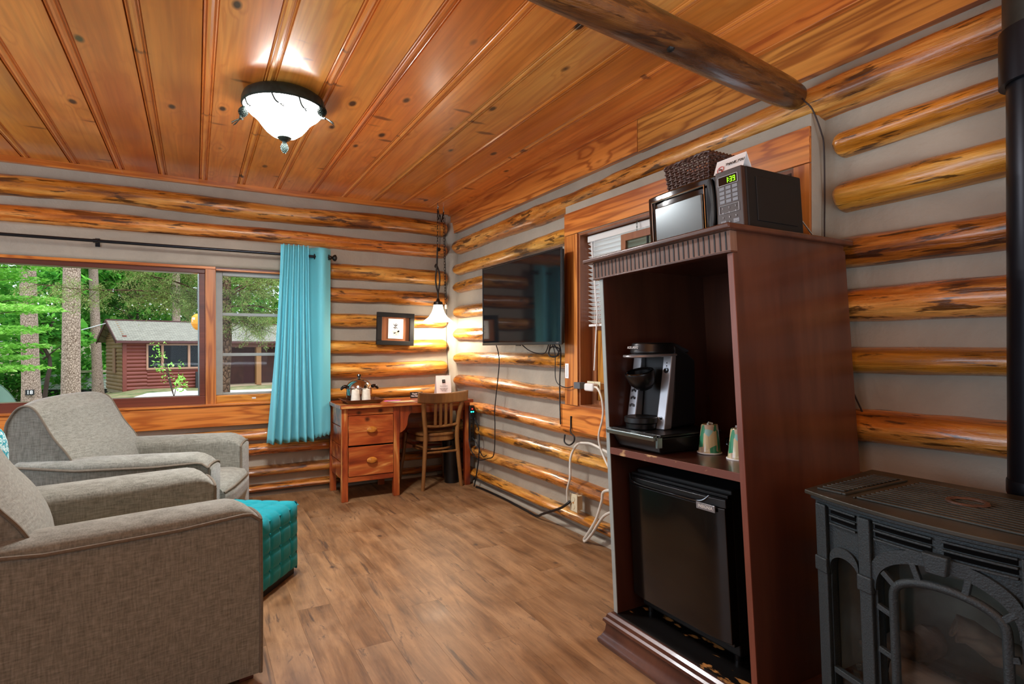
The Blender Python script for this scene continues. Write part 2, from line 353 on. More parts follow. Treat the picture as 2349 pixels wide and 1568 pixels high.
def cedarmat(name, axis):
    t = NT(name); co = t.coord(); t.setp(.28, 0, .5)
    ri = t.n('ShaderNodeNewGeometry').outputs['Random Per Island']; cx = t.n('ShaderNodeCombineXYZ')
    for k, f_ in enumerate((7.3, 13.7, 5.1)): t.l(t.math('MULTIPLY', ri, f_), cx.inputs[k])
    va = t.n('ShaderNodeVectorMath', operation='ADD'); t.l(co, va.inputs[0]); t.l(cx.outputs[0], va.inputs[1]); co = va.outputs[0]
    v = [1, 1, 1]; v[axis] = .16; a = t.noise(t.mapping(co, tuple(v)), 9, 5, .55, .7)
    v[axis] = .06; b = t.noise(t.mapping(co, tuple(v)), 60, 4, .6)
    base = t.ramp(a, [(.28, '#4e180c'), (.42, '#8a3616'), (.52, '#ad5222'), (.60, '#bd6a30'), (.66, '#e6a85c'), (.78, '#eebe74')])
    base = t.mix(.5, base, t.mix(1.0, base, t.ramp(b, [(.3, .5), (.6, 1.)]), 'MULTIPLY'))
    vo = t.n('ShaderNodeTexVoronoi'); vo.inputs['Scale'].default_value = 1; t.l(t.mapping(co, (6, 6, 7)), vo.inputs['Vector'])
    wn = t.n('ShaderNodeTexWhiteNoise'); t.l(vo.outputs['Position'], wn.inputs['Vector'])
    kn = t.math('MULTIPLY', t.ramp(vo.outputs['Distance'], [(.06, 1.), (.17, 0.)]), t.math('GREATER_THAN', wn.outputs['Value'], .55))
    t.l(t.mix(t.math('MULTIPLY', kn, .85), base, hexc('#2a100a')), t.b.inputs['Base Color']); t.bump(b, .02, .002); return t.m
M['cedar'] = cedarmat('red cedar desk', 0)
M['cedar_unused'] = wood('red cedar desk', '#4e1a0c', '#a0481c', '#eaa85c', 0, 8, .14, 3, rough=.28, coat=.5, ringamt=.3, knots=.12, kcol='#2a100a', island=1, bump=.02, patch=.6, ivar=.16, kscale=(4, 3))
M['cedar_z'] = cedarmat('red cedar upright', 2)
M['cedar_z_unused'] = wood('red cedar upright', '#6a2c12', '#ab5c2a', '#c98446', 2, 7, .1, 6, rough=.3, coat=.5, ringamt=.35, island=1, bump=.02, ivar=.12)
M['chair'] = wood('bentwood chair', '#4e2e14', '#875a2e', '#a3743e', 2, 8, .08, 5, rough=.33, coat=.4, ringamt=.3, bump=.02)
M['knob'] = simple('amber knob', '#c07a2a', .2, 0, .6, var=.2, scale=30)
M['mahog'] = wood('mahogany veneer', '#2e1610', '#532e1f', '#6e452f', 2, 5, .12, 5, rough=.33, coat=.3, ringamt=.15, bump=.01, patch=.35, kcol='#1c0a06')
M['mahog_edge'] = wood('worn mahogany edge', '#5a2c1e', '#7c4432', '#946050', 2, 12, .1, 4, rough=.4, coat=.25, ringamt=.15, bump=.02)
M['flute_wood'] = wood('fluted rail wood', '#4c3026', '#72503e', '#8a6a58', 2, 12, .15, 4, rough=.32, coat=.5, ringamt=.2, bump=.02)
M['black'] = simple('black plastic', '#0b0b0c', .35, 0, .15)
M['matte_black'] = simple('matte black', '#0a0908', .55, 0, 0, .4, var=.2, scale=200)
M['gloss_black'] = simple('gloss black', '#070708', .08, 0, .6)
M['fridge'] = simple('fridge door', '#0c0b0a', .22, .3, .35, var=.1, scale=3)
M['iron'] = simple('cast iron grey', '#2f383b', .5, .3, 0, .5, var=.12, scale=220, bump=.3)
M['iron_top'] = simple('worn iron top', '#3d3c34', .4, .4, 0, .5, var=.35, scale=9, bump=.08)
M['iron_rust'] = simple('rust ring', '#6a3a22', .6, .3, 0, .4, var=.4, scale=30)
M['pipe'] = simple('satin black flue', '#22242a', .34, .75, 0, .5, var=.1, scale=6)
M['pipe_old'] = simple('galvanised flue', '#3c4240', .4, .6, 0, .5, var=.35, scale=14)
M['bronze'] = simple('dark bronze', '#2c2620', .35, .7, 0, .5, var=.2, scale=30)
M['verdigris'] = simple('dark green bronze', '#303c38', .4, .5, 0, .5, var=.3, scale=40)
M['rod'] = simple('gunmetal rod', '#30343a', .3, .8)
M['chrome'] = simple('chrome', '#c9c7c4', .08, 1.0)
M['silver'] = simple('silver plastic', '#9a9a9c', .3, .55)
M['steel'] = simple('brushed steel', '#8d9a9a', .25, .9)
M['white'] = simple('white paint', '#e6e4de', .4)
M['paper'] = simple('white card', '#f0efec', .6)
M['waxpaper'] = simple('paper wrap', '#e9e0cc', .55, var=.08, scale=40)
M['ink'] = simple('black ink', '#141414', .6)
M['inkgrey'] = simple('grey print', '#8a8a88', .6)
M['red'] = simple('red print', '#c8382e', .6)
M['ivory'] = simple('ivory plate', '#d8cfae', .4)
M['cordw'] = simple('white cord', '#d9d5c8', .45)
M['cordb'] = simple('black cord', '#0e0e10', .45)
M['tealcloth'] = None
M['glass'] = glass('window glass')
M['sashgrey'] = simple('pale grey sash paint', '#9aa29e', .45, var=.08, scale=12)
M['led_g'] = emit('green led', '#3cf0c0', 6); M['led_r'] = emit('red led', '#ff2a1c', 5); M['digit'] = emit('green digits', '#9cf01c', 2.2)
M['keys'] = simple('keypad grey', '#80848a', .5); M['blank'] = simple('pale key', '#c8cacc', .5)
# ================================================================== camera
cam = bpy.data.cameras.new('camera'); camo = bpy.data.objects.new('camera', cam); COL.objects.link(camo); sc.camera = camo
yaw, rol = math.radians(29.18), math.radians(-.21)
f = V(math.sin(yaw), math.cos(yaw), 0); r = V(math.cos(yaw), -math.sin(yaw), 0); u = V(0, 0, 1)
r2 = r*math.cos(rol)+u*math.sin(rol); u2 = -r*math.sin(rol)+u*math.cos(rol)
camo.matrix_world = Matrix(((r2.x, u2.x, -f.x, 0), (r2.y, u2.y, -f.y, 0), (r2.z, u2.z, -f.z, 1.2), (0, 0, 0, 1)))
cam.sensor_width = 36; cam.lens = 36*1301.3/2349; cam.shift_y = (797.5-784)/2349; cam.clip_start = .02; cam.clip_end = 300
# ================================================================== room shell
XL, YF, XR, YB, ZC = -3.3, -2.2, 2.19, 5.07, 2.52
mb = MB()
px = -3.4; k = 0
while px < 2.3:
    py = -2.3-(k*.47 % 1.2)
    while py < 5.2:
        mb.box(px+.0003, px+.1517, max(py, -2.3)+.0003, min(py+1.2, 5.15)-.0003, -.012, 0); py += 1.2
    px += .152; k += 1
fl = struct('floor', mb, M['floor'], smooth=False)
# ceiling: wide boards between double beaded seams
mb = MB(); x = -.475-.267*12
prof = [(0, .012), (.004, .0), (.019, -.002), (.024, .012), (.028, .012), (.033, .002), (.05, -.003), (.067, .002), (.072, .012), (.076, .012), (.081, -.002), (.096, 0), (.1, .012)]
while x < 2.2:
    b0, b1 = x-.029, x+.238
    pts = [(b0, .016), (b0+.003, .005), (b0+.008, 0), (b0+.013, .006), (b0+.0145, .006), (b0+.019, -.001), (b0+.029, -.004), (b0+.039, -.001), (b0+.0435, .006), (b0+.045, .006), (b0+.050, 0), (b0+.056, .006), (b0+.058, 0), (b1-.001, 0), (b1, .016)]
    mb.prism([(p, ZC+z) for p, z in pts]+[(b1, ZC+.02), (b0, ZC+.02)], (0, YF-.1, 0), (1, 0, 0), (0, 0, 1), (0, YB-YF+.2, 0)); x += .267
ce = struct('ceiling', mb, M['ceil'], smooth=False)
part('ceiling_deck', MB().box(XL-.1, 2.4, YF-.1, YB+.2, ZC+.02, ZC+.08), M['jamb'], ce)
# back wall in pieces round the window opening (x -2.6..0.86, z .76..1.85)
mb = MB()
for a in ((XL-.1, 2.4, YB, YB+.18, -.05, .765), (XL-.1, 2.4, YB, YB+.18, 1.845, ZC+.05), (.86, 2.4, YB, YB+.18, .765, 1.845), (XL-.1, -2.6, YB, YB+.18, .765, 1.845)): mb.box(*a)
wb = struct('wall_back', mb, M['plaster'])
part('plaster_band', MB().box(-2.9, .955, YB-.055, YB, 1.845, 2.075), M['plaster'], wb, bev=.03, seg=4)
part('corner_plaster', MB().tube([(XR+.012, YB+.012, z/10) for z in range(-1, 25)], [.1+.022*math.sin(z*3.1)+.01*math.sin(z*7.3) for z in range(-1, 25)], 16), M['plaster'], wb)
# right wall: plaster, opening for the window y 1.43..2.9 z .83..1.915
mb = MB()
for a in ((XR, XR+.2, YF-.1, YB+.2, -.05, .83), (XR, XR+.2, YF-.1, YB+.2, 1.915, ZC+.05), (XR, XR+.2, YF-.1, 1.43, .83, 1.915), (XR, XR+.2, 2.9, YB+.2, .83, 1.915)): mb.box(*a)
wr = struct('wall_right', mb, M['plaster'])
mb = MB()
for a in ((2.1, XR, 1.36, 1.43, .67, 2.11), (2.1, XR, 2.9, 3.04, .67, 2.11), (2.1, XR, 1.43, 2.9, 1.915, 2.11), (2.1, XR, 1.43, 2.9, .67, .83)): mb.box(*a)
part('plaster_surround', mb, M['plaster'], wr)
# left and front walls (out of view); openings added in the left one for fill light
mb = MB()
for a in ((XL-.15, XL, YF, YB, -.05, .8), (XL-.15, XL, YF, YB, 2.1, ZC+.05), (XL-.15, XL, YF, -1.0, .8, 2.1), (XL-.15, XL, 1.2, 2.2, .8, 2.1), (XL-.15, XL, 4.4, YB, .8, 2.1)): mb.box(*a)
struct('wall_left', mb, M['plaster'])
mb = MB()
for a in ((XL-.1, 2.4, YF-.15, YF, -.05, ZC+.05),): mb.box(*a)
struct('wall_front', mb, M['plaster'])
# logs
def logmesh(a, b, hh, dd, seed, axis, flat=False, taper=0, seg=.05, c0=.0, c1=.0):
    a, b = Vector(a), Vector(b); L = (b-a).length; d = (b-a)/L
    st = [L*i/max(8, int(L/seg)) for i in range(max(8, int(L/seg))+1)]
    if c0: st = [c0*(1-math.cos(PI/2*i/7)) for i in range(7)]+[x for x in st if x >= c0]
    if c1: st = [x for x in st if x <= L-c1]+[L-c1*(1-math.cos(PI/2*(6-i)/7)) for i in range(7)]
    n = len(st)-1
    dep = V(0, 1, 0) if axis == 0 else V(1, 0, 0)
    mb = MB(); N = 20
    def fn(i, j):
        s = st[min(n, int(round(j*n)))]; t = s/L; e = 1.0
        if c0 and s < c0: e = max(.03, 1-max(0, 1-s/c0)**2.6)**.5
        if c1 and L-s < c1: e = max(.03, 1-max(0, 1-(L-s)/c1)**2.6)**.5
        th = 2*PI*i; lump = 1+.13*noise.noise(V(s*1.6, seed*3.7, 0))+.07*noise.noise(V(s*7, math.cos(th)*1.5, seed+math.sin(th)*1.5))
        cz = .018*noise.noise(V(s*.9, seed*1.9, 5))
        w = (hh+taper*(t-.5))*lump*e
        return a+d*s+V(0, 0, cz)+V(0, 0, 1)*w*math.sin(th)+dep*dd*lump*(.35+.65*e)*math.cos(th)
    mb.grid(fn, N, n, True)
    mb.f.append(tuple((n+1)*k for k in range(N))); mb.f.append(tuple((n+1)*k+n for k in range(N))); return mb
for i, (z, hh, x0) in enumerate(((2.325, .072, -3.3), (2.125, .063, -3.3), (1.866, .07, .99), (1.66, .066, .9), (1.448, .062, .9), (1.22, .06, .9), (1.012, .064, .9), (.80, .055, .9), (.493, .05, -3.3), (.374, .046, -3.3), (.195, .042, -3.3), (.058, .03, -3.3))):
    part('log', logmesh((x0, YB, z), (2.11, YB, z+.004), hh, .08, i+1, 0, c0=.05 if x0 > 0 else 0, c1=.06), M['log_x'], wb)
LR = [(2.152, .07), (1.945, .053), (1.765, .055), (1.533, .056), (1.327, .058), (1.108, .052), (.893, .053), (.665, .048), (.478, .046), (.283, .046), (.09, .036)]
for i, (z, hh) in enumerate(LR):
    if i == 0:
        part('log', logmesh((XR, 4.98, z), (XR, YF, z+.03), hh, .085, 21, 1, c0=.09), M['log_y'], wr)
    elif z > .7: part('log', logmesh((XR, 4.98, z), (XR, 3.0, z), hh, .075, 21+i, 1, c0=.09), M['log_y'], wr)
    else: part('log', logmesh((XR, 4.98, z), (XR, YF, z+.03), hh, .075, 21+i, 1, c0=.09), M['log_y'], wr)
for i, (z, hh) in enumerate(((1.975, .047), (1.776, .057), (1.56, .061), (1.354, .063), (1.14, .048), (.907, .06))):
    part('log', logmesh((XR, 1.305, z), (XR, YF, z+.02), hh, .07, 41+i, 1, c0=.035), M['log_y'], wr)
# trims
struct('trim_back', MB().box(XL, 2.13, YB-.04, YB, 2.478, 2.524), M['pine_x'], bev=.004)
mb = MB(); mb.box(2.13, 2.165, YF, YB, 2.468, 2.523); struct('trim_right', mb, M['pine_y'], bev=.004)
mb = MB(); mb.box(2.155, XR+.01, 2.42, YB, 2.292, 2.47); mb.box(2.155, XR+.01, YF, 2.416, 2.288, 2.47); struct('trim_frieze', mb, M['pine_y'], bev=.002)
struct('trim_base', MB().tube([(XR-.0, y/4, .0) for y in range(-8, 21)], [.035+.012*noise.noise(V(y*.9, 0, 0)) for y in range(-8, 21)], 10), M['plaster'])
struct('trim_base_back', MB().tube([(x/4, YB, .0) for x in range(-13, 9)], [.03+.012*noise.noise(V(x*.9, 3, 0)) for x in range(-13, 9)], 10), M['plaster'])
# ceiling log beam
bm_ = thing('ceiling_beam', 'dark peeled log beam crossing below the ceiling to the right wall', 'beam', (1.0, 1.3, 2.19))
mb = MB(); pts = []; rs = []
for i in range(60):
    t = i/59; x = -3.25+t*(2.092+3.25); pts.append((x, 1.425+.105*(x-2.1), 2.194+.012*noise.noise(V(x*.8, 1, 1)))); rs.append((.0615+.007*noise.noise(V(x*2.3, 4, 0)))*(1 if i < 58 else (.97 if i == 58 else .82)))
mb.tube(pts, rs, 20); part('log', mb, M['beam'], bm_)
mb = MB()
for x, a in ((1.31, -.8),):
    y = 1.425+.105*(x-2.1); mb.lathe([(.0, .008), (.006, .006), (.013, 0), (.015, -.008)], (x, y+.061*math.cos(a+PI/2+1.2), 2.194+.061*math.sin(-1.2)), 8, axis=(0, .4, -1))
part('knot', mb, M['matte_black'], bm_)
# ------------------------------------------------------------------ window_1: picture window and small sash
w1 = struct('window_1', MB().box(-2.6, .07, YB-.005, YB+.1, 1.793, 1.845).box(-2.6, .07, YB-.005, YB+.1, .765, .835).box(.028, .07, YB-.005, YB+.1, .835, 1.793).box(-2.6, -2.55, YB-.005, YB+.1, .835, 1.793), M['redwood'], bev=.004)
part('pane', MB().box(-2.55, .028, YB+.05, YB+.054, .835, 1.793), M['glass'], w1)
part('glazing_strip', MB().box(.018, .028, YB+.01, YB+.05, .835, 1.79), M['steel'], w1)
part('mullion', MB().box(.07, .143, YB-.03, YB+.11, .765, 1.828), M['pine_z'], w1, bev=.004)
part('head_bead', MB().box(-2.6, .143, YB-.034, YB+.02, 1.826, 1.85), M['pine_x'], w1, bev=.003)
w2 = struct('window_2', MB().box(.143, .86, YB-.02, YB+.1, 1.82, 1.845).box(.143, .86, YB-.02, YB+.1, .765, .832).box(.82, .86, YB-.02, YB+.1, .832, 1.82), M['pine_x'], bev=.003)
part('head_rail', MB().box(.143, .86, YB-.022, YB+.02, 1.833, 1.852), M['redwood'], w2)
mb = MB()
for a in ((.143, .192, YB+.03, YB+.07, .832, 1.82), (.78, .82, YB+.03, YB+.07, .832, 1.82), (.192, .78, YB+.03, YB+.07, 1.786, 1.82), (.192, .78, YB+.03, YB+.07, .832, .848), (.192, .78, YB+.03, YB+.07, 1.466, 1.49), (.192, .78, YB+.03, YB+.07, 1.142, 1.166)): mb.box(*a)
part('sash', mb, M['sashgrey'], w2, bev=.003)
part('pane', MB().box(.192, .78, YB+.048, YB+.052, .848, 1.786), M['glass'], w2)
part('latch', MB().box(.40, .43, YB-.026, YB-.019, .795, .808), M['white'], w2, bev=.002)
struct('trim_sill', MB().box(-2.7, .95, YB-.075, YB+.05, .752, .768), M['pine_x'], bev=.004)
struct('trim_apron', MB().box(-2.7, .95, YB-.06, YB, .592, .752), M['pine_x'], bev=.003)
# ------------------------------------------------------------------ window_3: right wall window, casing, blind
w3 = struct('window_3', MB().box(2.17, 2.2, 1.43, 2.9, .83, 1.915).box(2.21, 2.2102, 1.43, 2.9, .83, .84), M['jamb'], smooth=False)
w3.data.clear_geometry()
mb = MB()
for a in ((2.19, 2.24, 2.84, 2.9, .83, 1.915), (2.19, 2.24, 1.43, 1.49, .83, 1.915), (2.19, 2.24, 1.49, 2.84, 1.86, 1.915), (2.19, 2.24, 1.49, 2.84, .83, .87), (2.19, 2.24, 1.49, 2.84, 1.31, 1.36)): mb.box(*a)
w3.data = mesh('window_3', mb, M['jamb'])
part('pane', MB().box(2.215, 2.219, 1.49, 2.84, 1.36, 1.86), M['glass'], w3)
mb = MB()
for i in range(12): mb.box(2.2, 2.215, 1.49+i*.1125, 1.49+i*.1125+.111, .87, 1.31)
part('board_panel', mb, M['pine_z'], w3, bev=.002)
part('jamb', MB().box(2.1, 2.2, 2.885, 2.9, .83, 1.915).box(2.1, 2.2, 1.43, 1.445, .83, 1.915).box(2.1, 2.2, 1.445, 2.885, 1.9, 1.915).box(2.1, 2.2, 1.445, 2.885, .83, .842), M['jamb'], w3)
part('head_casing', MB().box(2.088, 2.1, 1.36, 3.04, 1.918, 2.06), M['pine_y'], w3, bev=.002)
part('side_casing', MB().box(2.088, 2.1, 2.9, 3.04, .835, 1.916), M['pine_z'], w3, bev=.002)
part('side_casing', MB().box(2.088, 2.1, 1.36, 1.43, .835, 1.916), M['pine_z'], w3, bev=.002)
part('apron', MB().box(2.088, 2.1, 1.36, 3.095, .672, .833), M['pine_y'], w3, bev=.002)
# sky-lit exterior seen through window 3
bl = thing('window_blind', 'white slatted blind in the right wall window behind the dark cabinet', 'blind', (2.165, 2.2, 1.35))
part('head_rail', MB().box(2.145, 2.185, 1.47, 2.868, 1.855, 1.895), M['white'], bl, bev=.004)
mb = MB()
for i in range(19):
    z = 1.838-i*.0265; mb.obox((2.165, 2.169, z), (.017, 0, -.008), (0, .695, 0), (.0003, 0, .0007))
for y in (2.8, 2.35, 1.8): mb.box(2.147, 2.148, y, y+.002, 1.34, 1.86); mb.box(2.183, 2.184, y, y+.002, 1.34, 1.86)
M['slat'] = simple('blind slat', '#ecebe4', .4)
part('slats', mb, M['slat'], bl, smooth=False)
part('bottom_rail', MB().box(2.148, 2.182, 1.475, 2.863, 1.33, 1.345), M['white'], bl, bev=.003)
part('wand', MB().tube([(2.14, 2.82, 1.85), (2.135, 2.76, 1.4), (2.135, 2.79, 1.06)], .005, 8), M['white'], bl)
hp = thing('hanging_glass_panel', 'small brown framed glass panel hung on a chain before the blind', 'hanging panel', (2.125, 2.3, 1.5))
mb = MB()
for a in ((2.115, 2.135, 2.475, 2.515, 1.48, 1.84), (2.115, 2.135, 2.09, 2.13, 1.48, 1.84), (2.115, 2.135, 2.13, 2.475, 1.8, 1.84), (2.115, 2.135, 2.13, 2.475, 1.48, 1.52)): mb.box(*a)
part('frame', mb, M['jamb'], hp, bev=.002)
M['texglass'] = glass('bubbled glass', '#dfe8dc', .15, .3)
part('pane', MB().box(2.123, 2.126, 2.13, 2.475, 1.52, 1.8), M['texglass'], hp)
part('came', MB().box(2.12, 2.129, 2.302, 2.31, 1.52, 1.8).box(2.12, 2.129, 2.13, 2.475, 1.655, 1.663), M['matte_black'], hp)
mb = MB()
for k in range(3):
    c = V(2.125, 2.39, 1.852+k*.022); mb.tube([c+V(0, .004*math.cos(a)*(k % 2 == 0)+0, .013*math.sin(a))+V(.004*math.cos(a)*(k % 2), 0, 0) for a in [2*PI*i/12 for i in range(12)]], .0013, 6, closed=True)
part('chain', mb, M['steel'], hp)
# ================================================================== things on the walls and ceiling
# flush ceiling light
CX, CY = .41, 3.16
cl = thing('ceiling_light', 'flush ceiling light with glowing white bowl and pine cone trim', 'ceiling light', (CX, CY, 2.25))
part('ceiling_pan', MB().lathe([(.10, 2.519), (.175, 2.515), (.196, 2.50), (.205, 2.475), (.206, 2.452), (.198, 2.445), (.19, 2.452)], (CX, CY, 0), 56, cap=False), M['verdigris'], cl)
bowl = [(.19, 2.455), (.186, 2.438), (.172, 2.42), (.15, 2.403), (.13, 2.384), (.112, 2.358), (.09, 2.331), (.062, 2.309), (.03, 2.298), (.004, 2.296)]
M['bowl'] = emit('lit alabaster glass', '#fff2e4', 28.0)
gb_ = part('glass_bowl', MB().lathe(bowl, (CX, CY, 0), 56, cap=False), M['bowl'], cl)
part('finial_cap', MB().lathe([(.004, 2.306), (.033, 2.304), (.035, 2.297), (.026, 2.288), (.012, 2.28), (.01, 2.272)], (CX, CY, 0), 24), M['verdigris'], cl)
def cone(c, ax, L, R):
    mb = MB(); ax = Vector(ax).normalized(); x = ax.cross(V(.3, .2, 1)).normalized(); y = ax.cross(x); c = Vector(c)
    mb.lathe([(R*.5, 0), (R*.95, L*.22), (R*.95, L*.5), (R*.7, L*.8), (R*.2, L)], c, 14, ax)
    for i in range(9):
        rr = R*math.sin(PI*(.18+.72*i/8))
        for k in range(10):
            a = 2*PI*(k+.5*(i % 2))/10; o = x*math.cos(a)+y*math.sin(a)
            mb.obox(c+ax*L*(.06+.92*i/8)+o*rr, ax*L*.05+o*.0012, o.cross(ax)*rr*.26, o*R*.16)
    return mb
part('pine_cone', cone((CX, CY, 2.272), (0, 0, -1), .05, .017), M['verdigris'], cl)
def rimp(a, rr=.2, z=2.445): return V(CX+rr*math.cos(a), CY+rr*math.sin(a), z)
for a in (2.75, -.62):
    p = rimp(a, .2, 2.45); part('pine_cone', cone(p, (math.cos(a)*.2, math.sin(a)*.2, -1), .05, .02), M['verdigris'], cl)
    q = p+V(math.cos(a)*.012, math.sin(a)*.012, -.03)
    part('twig', MB().tube(smoothpath([p+V(0, 0, .03), q, q+V(-.01, -.02, -.035), q+V(.0, -.05, -.05)]), .005, 8), M['verdigris'], cl)
    mb = MB()
    for k in range(9): mb.tube([q+V(0, -.02, -.03), q+V(math.cos(a+(k-4)*.13)*.05, math.sin(a+(k-4)*.13)*.05-.02, -.06-.004*(k % 3))], .0015, 5)
    part('needle_sprig', mb, M['verdigris'], cl)
for a in (-1.35, -2.0, 3.4):
    p = rimp(a, .196, 2.45); q = rimp(a+.16, .186, 2.405)
    part('twig', MB().tube(smoothpath([p, (p+q)/2+V(0, 0, -.01), q]), .0045, 8), M['verdigris'], cl)
    mb = MB()
    for k in range(7): mb.tube([q, q+(V(math.cos(a+1.3), math.sin(a+1.3), -.5)+V(rnd.uniform(-.4, .4), rnd.uniform(-.4, .4), rnd.uniform(-.5, .3)))*.035], .0013, 5)
    part('needle_sprig', mb, M['verdigris'], cl)
# pendant lamp in the corner
PX, PY = 1.925, 4.82
pl = thing('pendant_lamp', 'small white glass pendant lamp hanging in the corner above the desk', 'pendant lamp', (PX, PY, 1.44))
def chain(a, b, n, R=.0075, r=.0018):
    a, b = Vector(a), Vector(b); mb = MB(); d = (b-a).normalized(); s = d.cross(V(0, 1, .01)).normalized(); t = d.cross(s); L = (b-a).length/n
    for k in range(n):
        c = a+(b-a)*(k+.5)/n; e = s if k % 2 else t
        mb.tube([c+d*L*.66*math.sin(x)+e*R*math.cos(x) for x in [2*PI*i/12 for i in range(12)]], r, 5, closed=True)
    return mb
part('ceiling_hook', MB().tube(smoothpath([(PX, PY, 2.52), (PX, PY, 2.49), (PX+.008, PY, 2.478), (PX+.002, PY, 2.466), (PX-.006, PY, 2.474)]), .003, 8), M['steel'], pl)
part('chain', chain((PX, PY, 2.475), (PX-.003, PY, 2.115), 13), M['bronze'], pl)
part('wall_chain', chain((2.03, 4.94, 2.47), (2.045, 4.94, 1.60), 32), M['bronze'], pl)
part('swag_chain', MB().tube(smoothpath([(PX, PY, 2.46), (1.95, 4.87, 2.38), (1.98, 4.9, 2.43), (2.0, 4.92, 2.37), (2.03, 4.94, 2.47), (2.02, 4.94, 2.40)]), .0045, 8), M['bronze'], pl)
part('ceiling_hook', MB().tube(smoothpath([(2.03, 4.94, 2.52), (2.03, 4.94, 2.48), (2.038, 4.94, 2.47), (2.03, 4.94, 2.462)]), .003, 8), M['steel'], pl)
part('cord', MB().tube(smoothpath([(PX+.01, PY, 2.46), (PX+.02, PY, 2.3), (PX+.02, PY, 2.15), (PX+.008, PY, 2.1)]), .0028, 8).tube(smoothpath([(2.045, 4.94, 2.42), (2.05, 4.942, 1.9), (2.06, 4.945, 1.55), (2.06, 4.95, 1.3), (2.075, 4.95, 1.0), (2.085, 4.93, .84), (2.10, 4.9, .76)]), .0028, 8), M['cordb'], pl)
part('switch', MB().lathe([(.004, 0), (.012, .006), (.012, .04), (.004, .046)], (2.05, 4.935, 1.565), 14), M['white'], pl)
mb = MB(); mb.tube(smoothpath([(PX-.005, PY, 2.115), (PX-.008, PY, 2.0), (PX-.012, PY, 1.93), (PX-.022, PY, 1.84), (PX-.018, PY, 1.77), (PX-.002, PY, 1.70), (PX, PY, 1.62)]), .0075, 10)
mb.tube(smoothpath([(PX-.012, PY, 1.95), (PX+.008, PY, 1.9), (PX+.017, PY, 1.84), (PX+.013, PY, 1.77), (PX, PY, 1.70)]), .0075, 10)
mb.tube(smoothpath([(PX-.008, PY, 1.965), (PX-.02, PY, 1.955), (PX-.028, PY, 1.94), (PX-.022, PY, 1.93)]), .007, 8)
part('stem', mb, M['bronze'], pl)
part('pulley', MB().lathe([(.004, -.008), (.017, -.007), (.012, 0), (.017, .007), (.004, .008)], (PX+.008, PY, 2.095), 16, (0, 1, 0)), M['bronze'], pl)
part('shade_cap', MB().lathe([(.01, 1.65), (.02, 1.625), (.04, 1.618), (.042, 1.592), (.03, 1.59)], (PX, PY, 0), 28), M['bronze'], pl)
M['shade'] = emit('lit pendant glass', '#ffe8c8', 6.0)
part('glass_shade', MB().lathe([(.04, 1.592), (.045, 1.56), (.06, 1.52), (.085, 1.482), (.118, 1.456), (.134, 1.442), (.128, 1.44)], (PX, PY, 0), 40, cap=False), M['shade'], pl)
# television
tv = thing('television', 'black flat screen television on the right log wall', 'television', (2.02, 3.5, 1.22))
part('back_shell', MB().box(2.012, 2.032, 2.955, 4.055, 1.228, 1.824).box(2.032, 2.07, 3.15, 3.85, 1.28, 1.6), M['matte_black'], tv, bev=.006)
part('bezel', MB().box(1.999, 2.012, 2.946, 4.064, 1.220, 1.24).box(1.999, 2.012, 2.946, 4.064, 1.82, 1.832).box(1.999, 2.012, 2.946, 2.957, 1.24, 1.82).box(1.999, 2.012, 4.053, 4.064, 1.24, 1.82), M['black'], tv, bev=.002)
M['screen'] = simple('tv glass', '#101114', .06, 0, 0, .6)
part('screen', MB().box(2.003, 2.011, 2.957, 4.053, 1.24, 1.82), M['screen'], tv)
part('wall_bracket', MB().box(2.07, 2.12, 3.4, 3.6, 1.38, 1.58), M['matte_black'], tv)
part('control_lip', MB().box(2.001, 2.011, 3.47, 3.53, 1.214, 1.222), M['black'], tv)
text('maker_lettering', 'SONY', .011, (1.9985, 2.99, 1.231), (0, -1, 0), (0, 0, 1), M['inkgrey'], tv)
def cable(label, name, pts, r, mat, k=6, parent=None):
    mb = MB(); mb.tube(smoothpath(pts, k), r, 8)
    if parent: return part(name, mb, M[mat], parent)
    return solo(name, mb, M[mat], label, 'cable')
cable('thin black cord running from the television down to the desk corner', 'power_cord', [(2.06, 3.962, 1.25), (2.09, 3.96, 1.15), (2.088, 3.952, 1.041), (2.085, 4.02, .71), (2.085, 4.017, .58), (2.09, 4.047, .35), (2.10, 4.18, .29), (2.08, 4.32, .26), (2.06, 4.42, .33), (2.06, 4.46, .42)], .0042, 'cordb', parent=tv)
cable('thin black cord sagging just below the television screen', 'signal_cord', [(2.04, 3.55, 1.245), (2.05, 3.45, 1.19), (2.05, 3.33, 1.163), (2.05, 3.217, 1.165), (2.05, 3.165, 1.235)], .0035, 'cordb', parent=tv)
cable('tangled bundle of black cords under the right corner of the television', 'cord_bundle', [(2.04, 3.127, 1.24), (2.05, 3.169, 1.157), (2.055, 3.096, 1.141), (2.05, 3.045, 1.192), (2.045, 3.137, 1.203), (2.05, 3.164, 1.146), (2.055, 3.056, 1.158), (2.04, 3.116, 1.24)], .0045, 'cordb', parent=tv)
cable('black cord hanging straight down beside the window casing', 'window_side_cord', [(2.05, 3.08, 1.25), (2.07, 3.06, 1.183), (2.075, 3.078, .993), (2.075, 3.077, .856), (2.078, 3.076, .70)], .0045, 'cordb')
cable('thin grey cord leading from the television to the grey power adapter', 'adapter_cord', [(2.05, 3.142, 1.24), (2.06, 3.11, 1.157), (2.06, 3.102, .989), (2.065, 3.007, .946), (2.07, 2.925, .957)], .003, 'cordb')
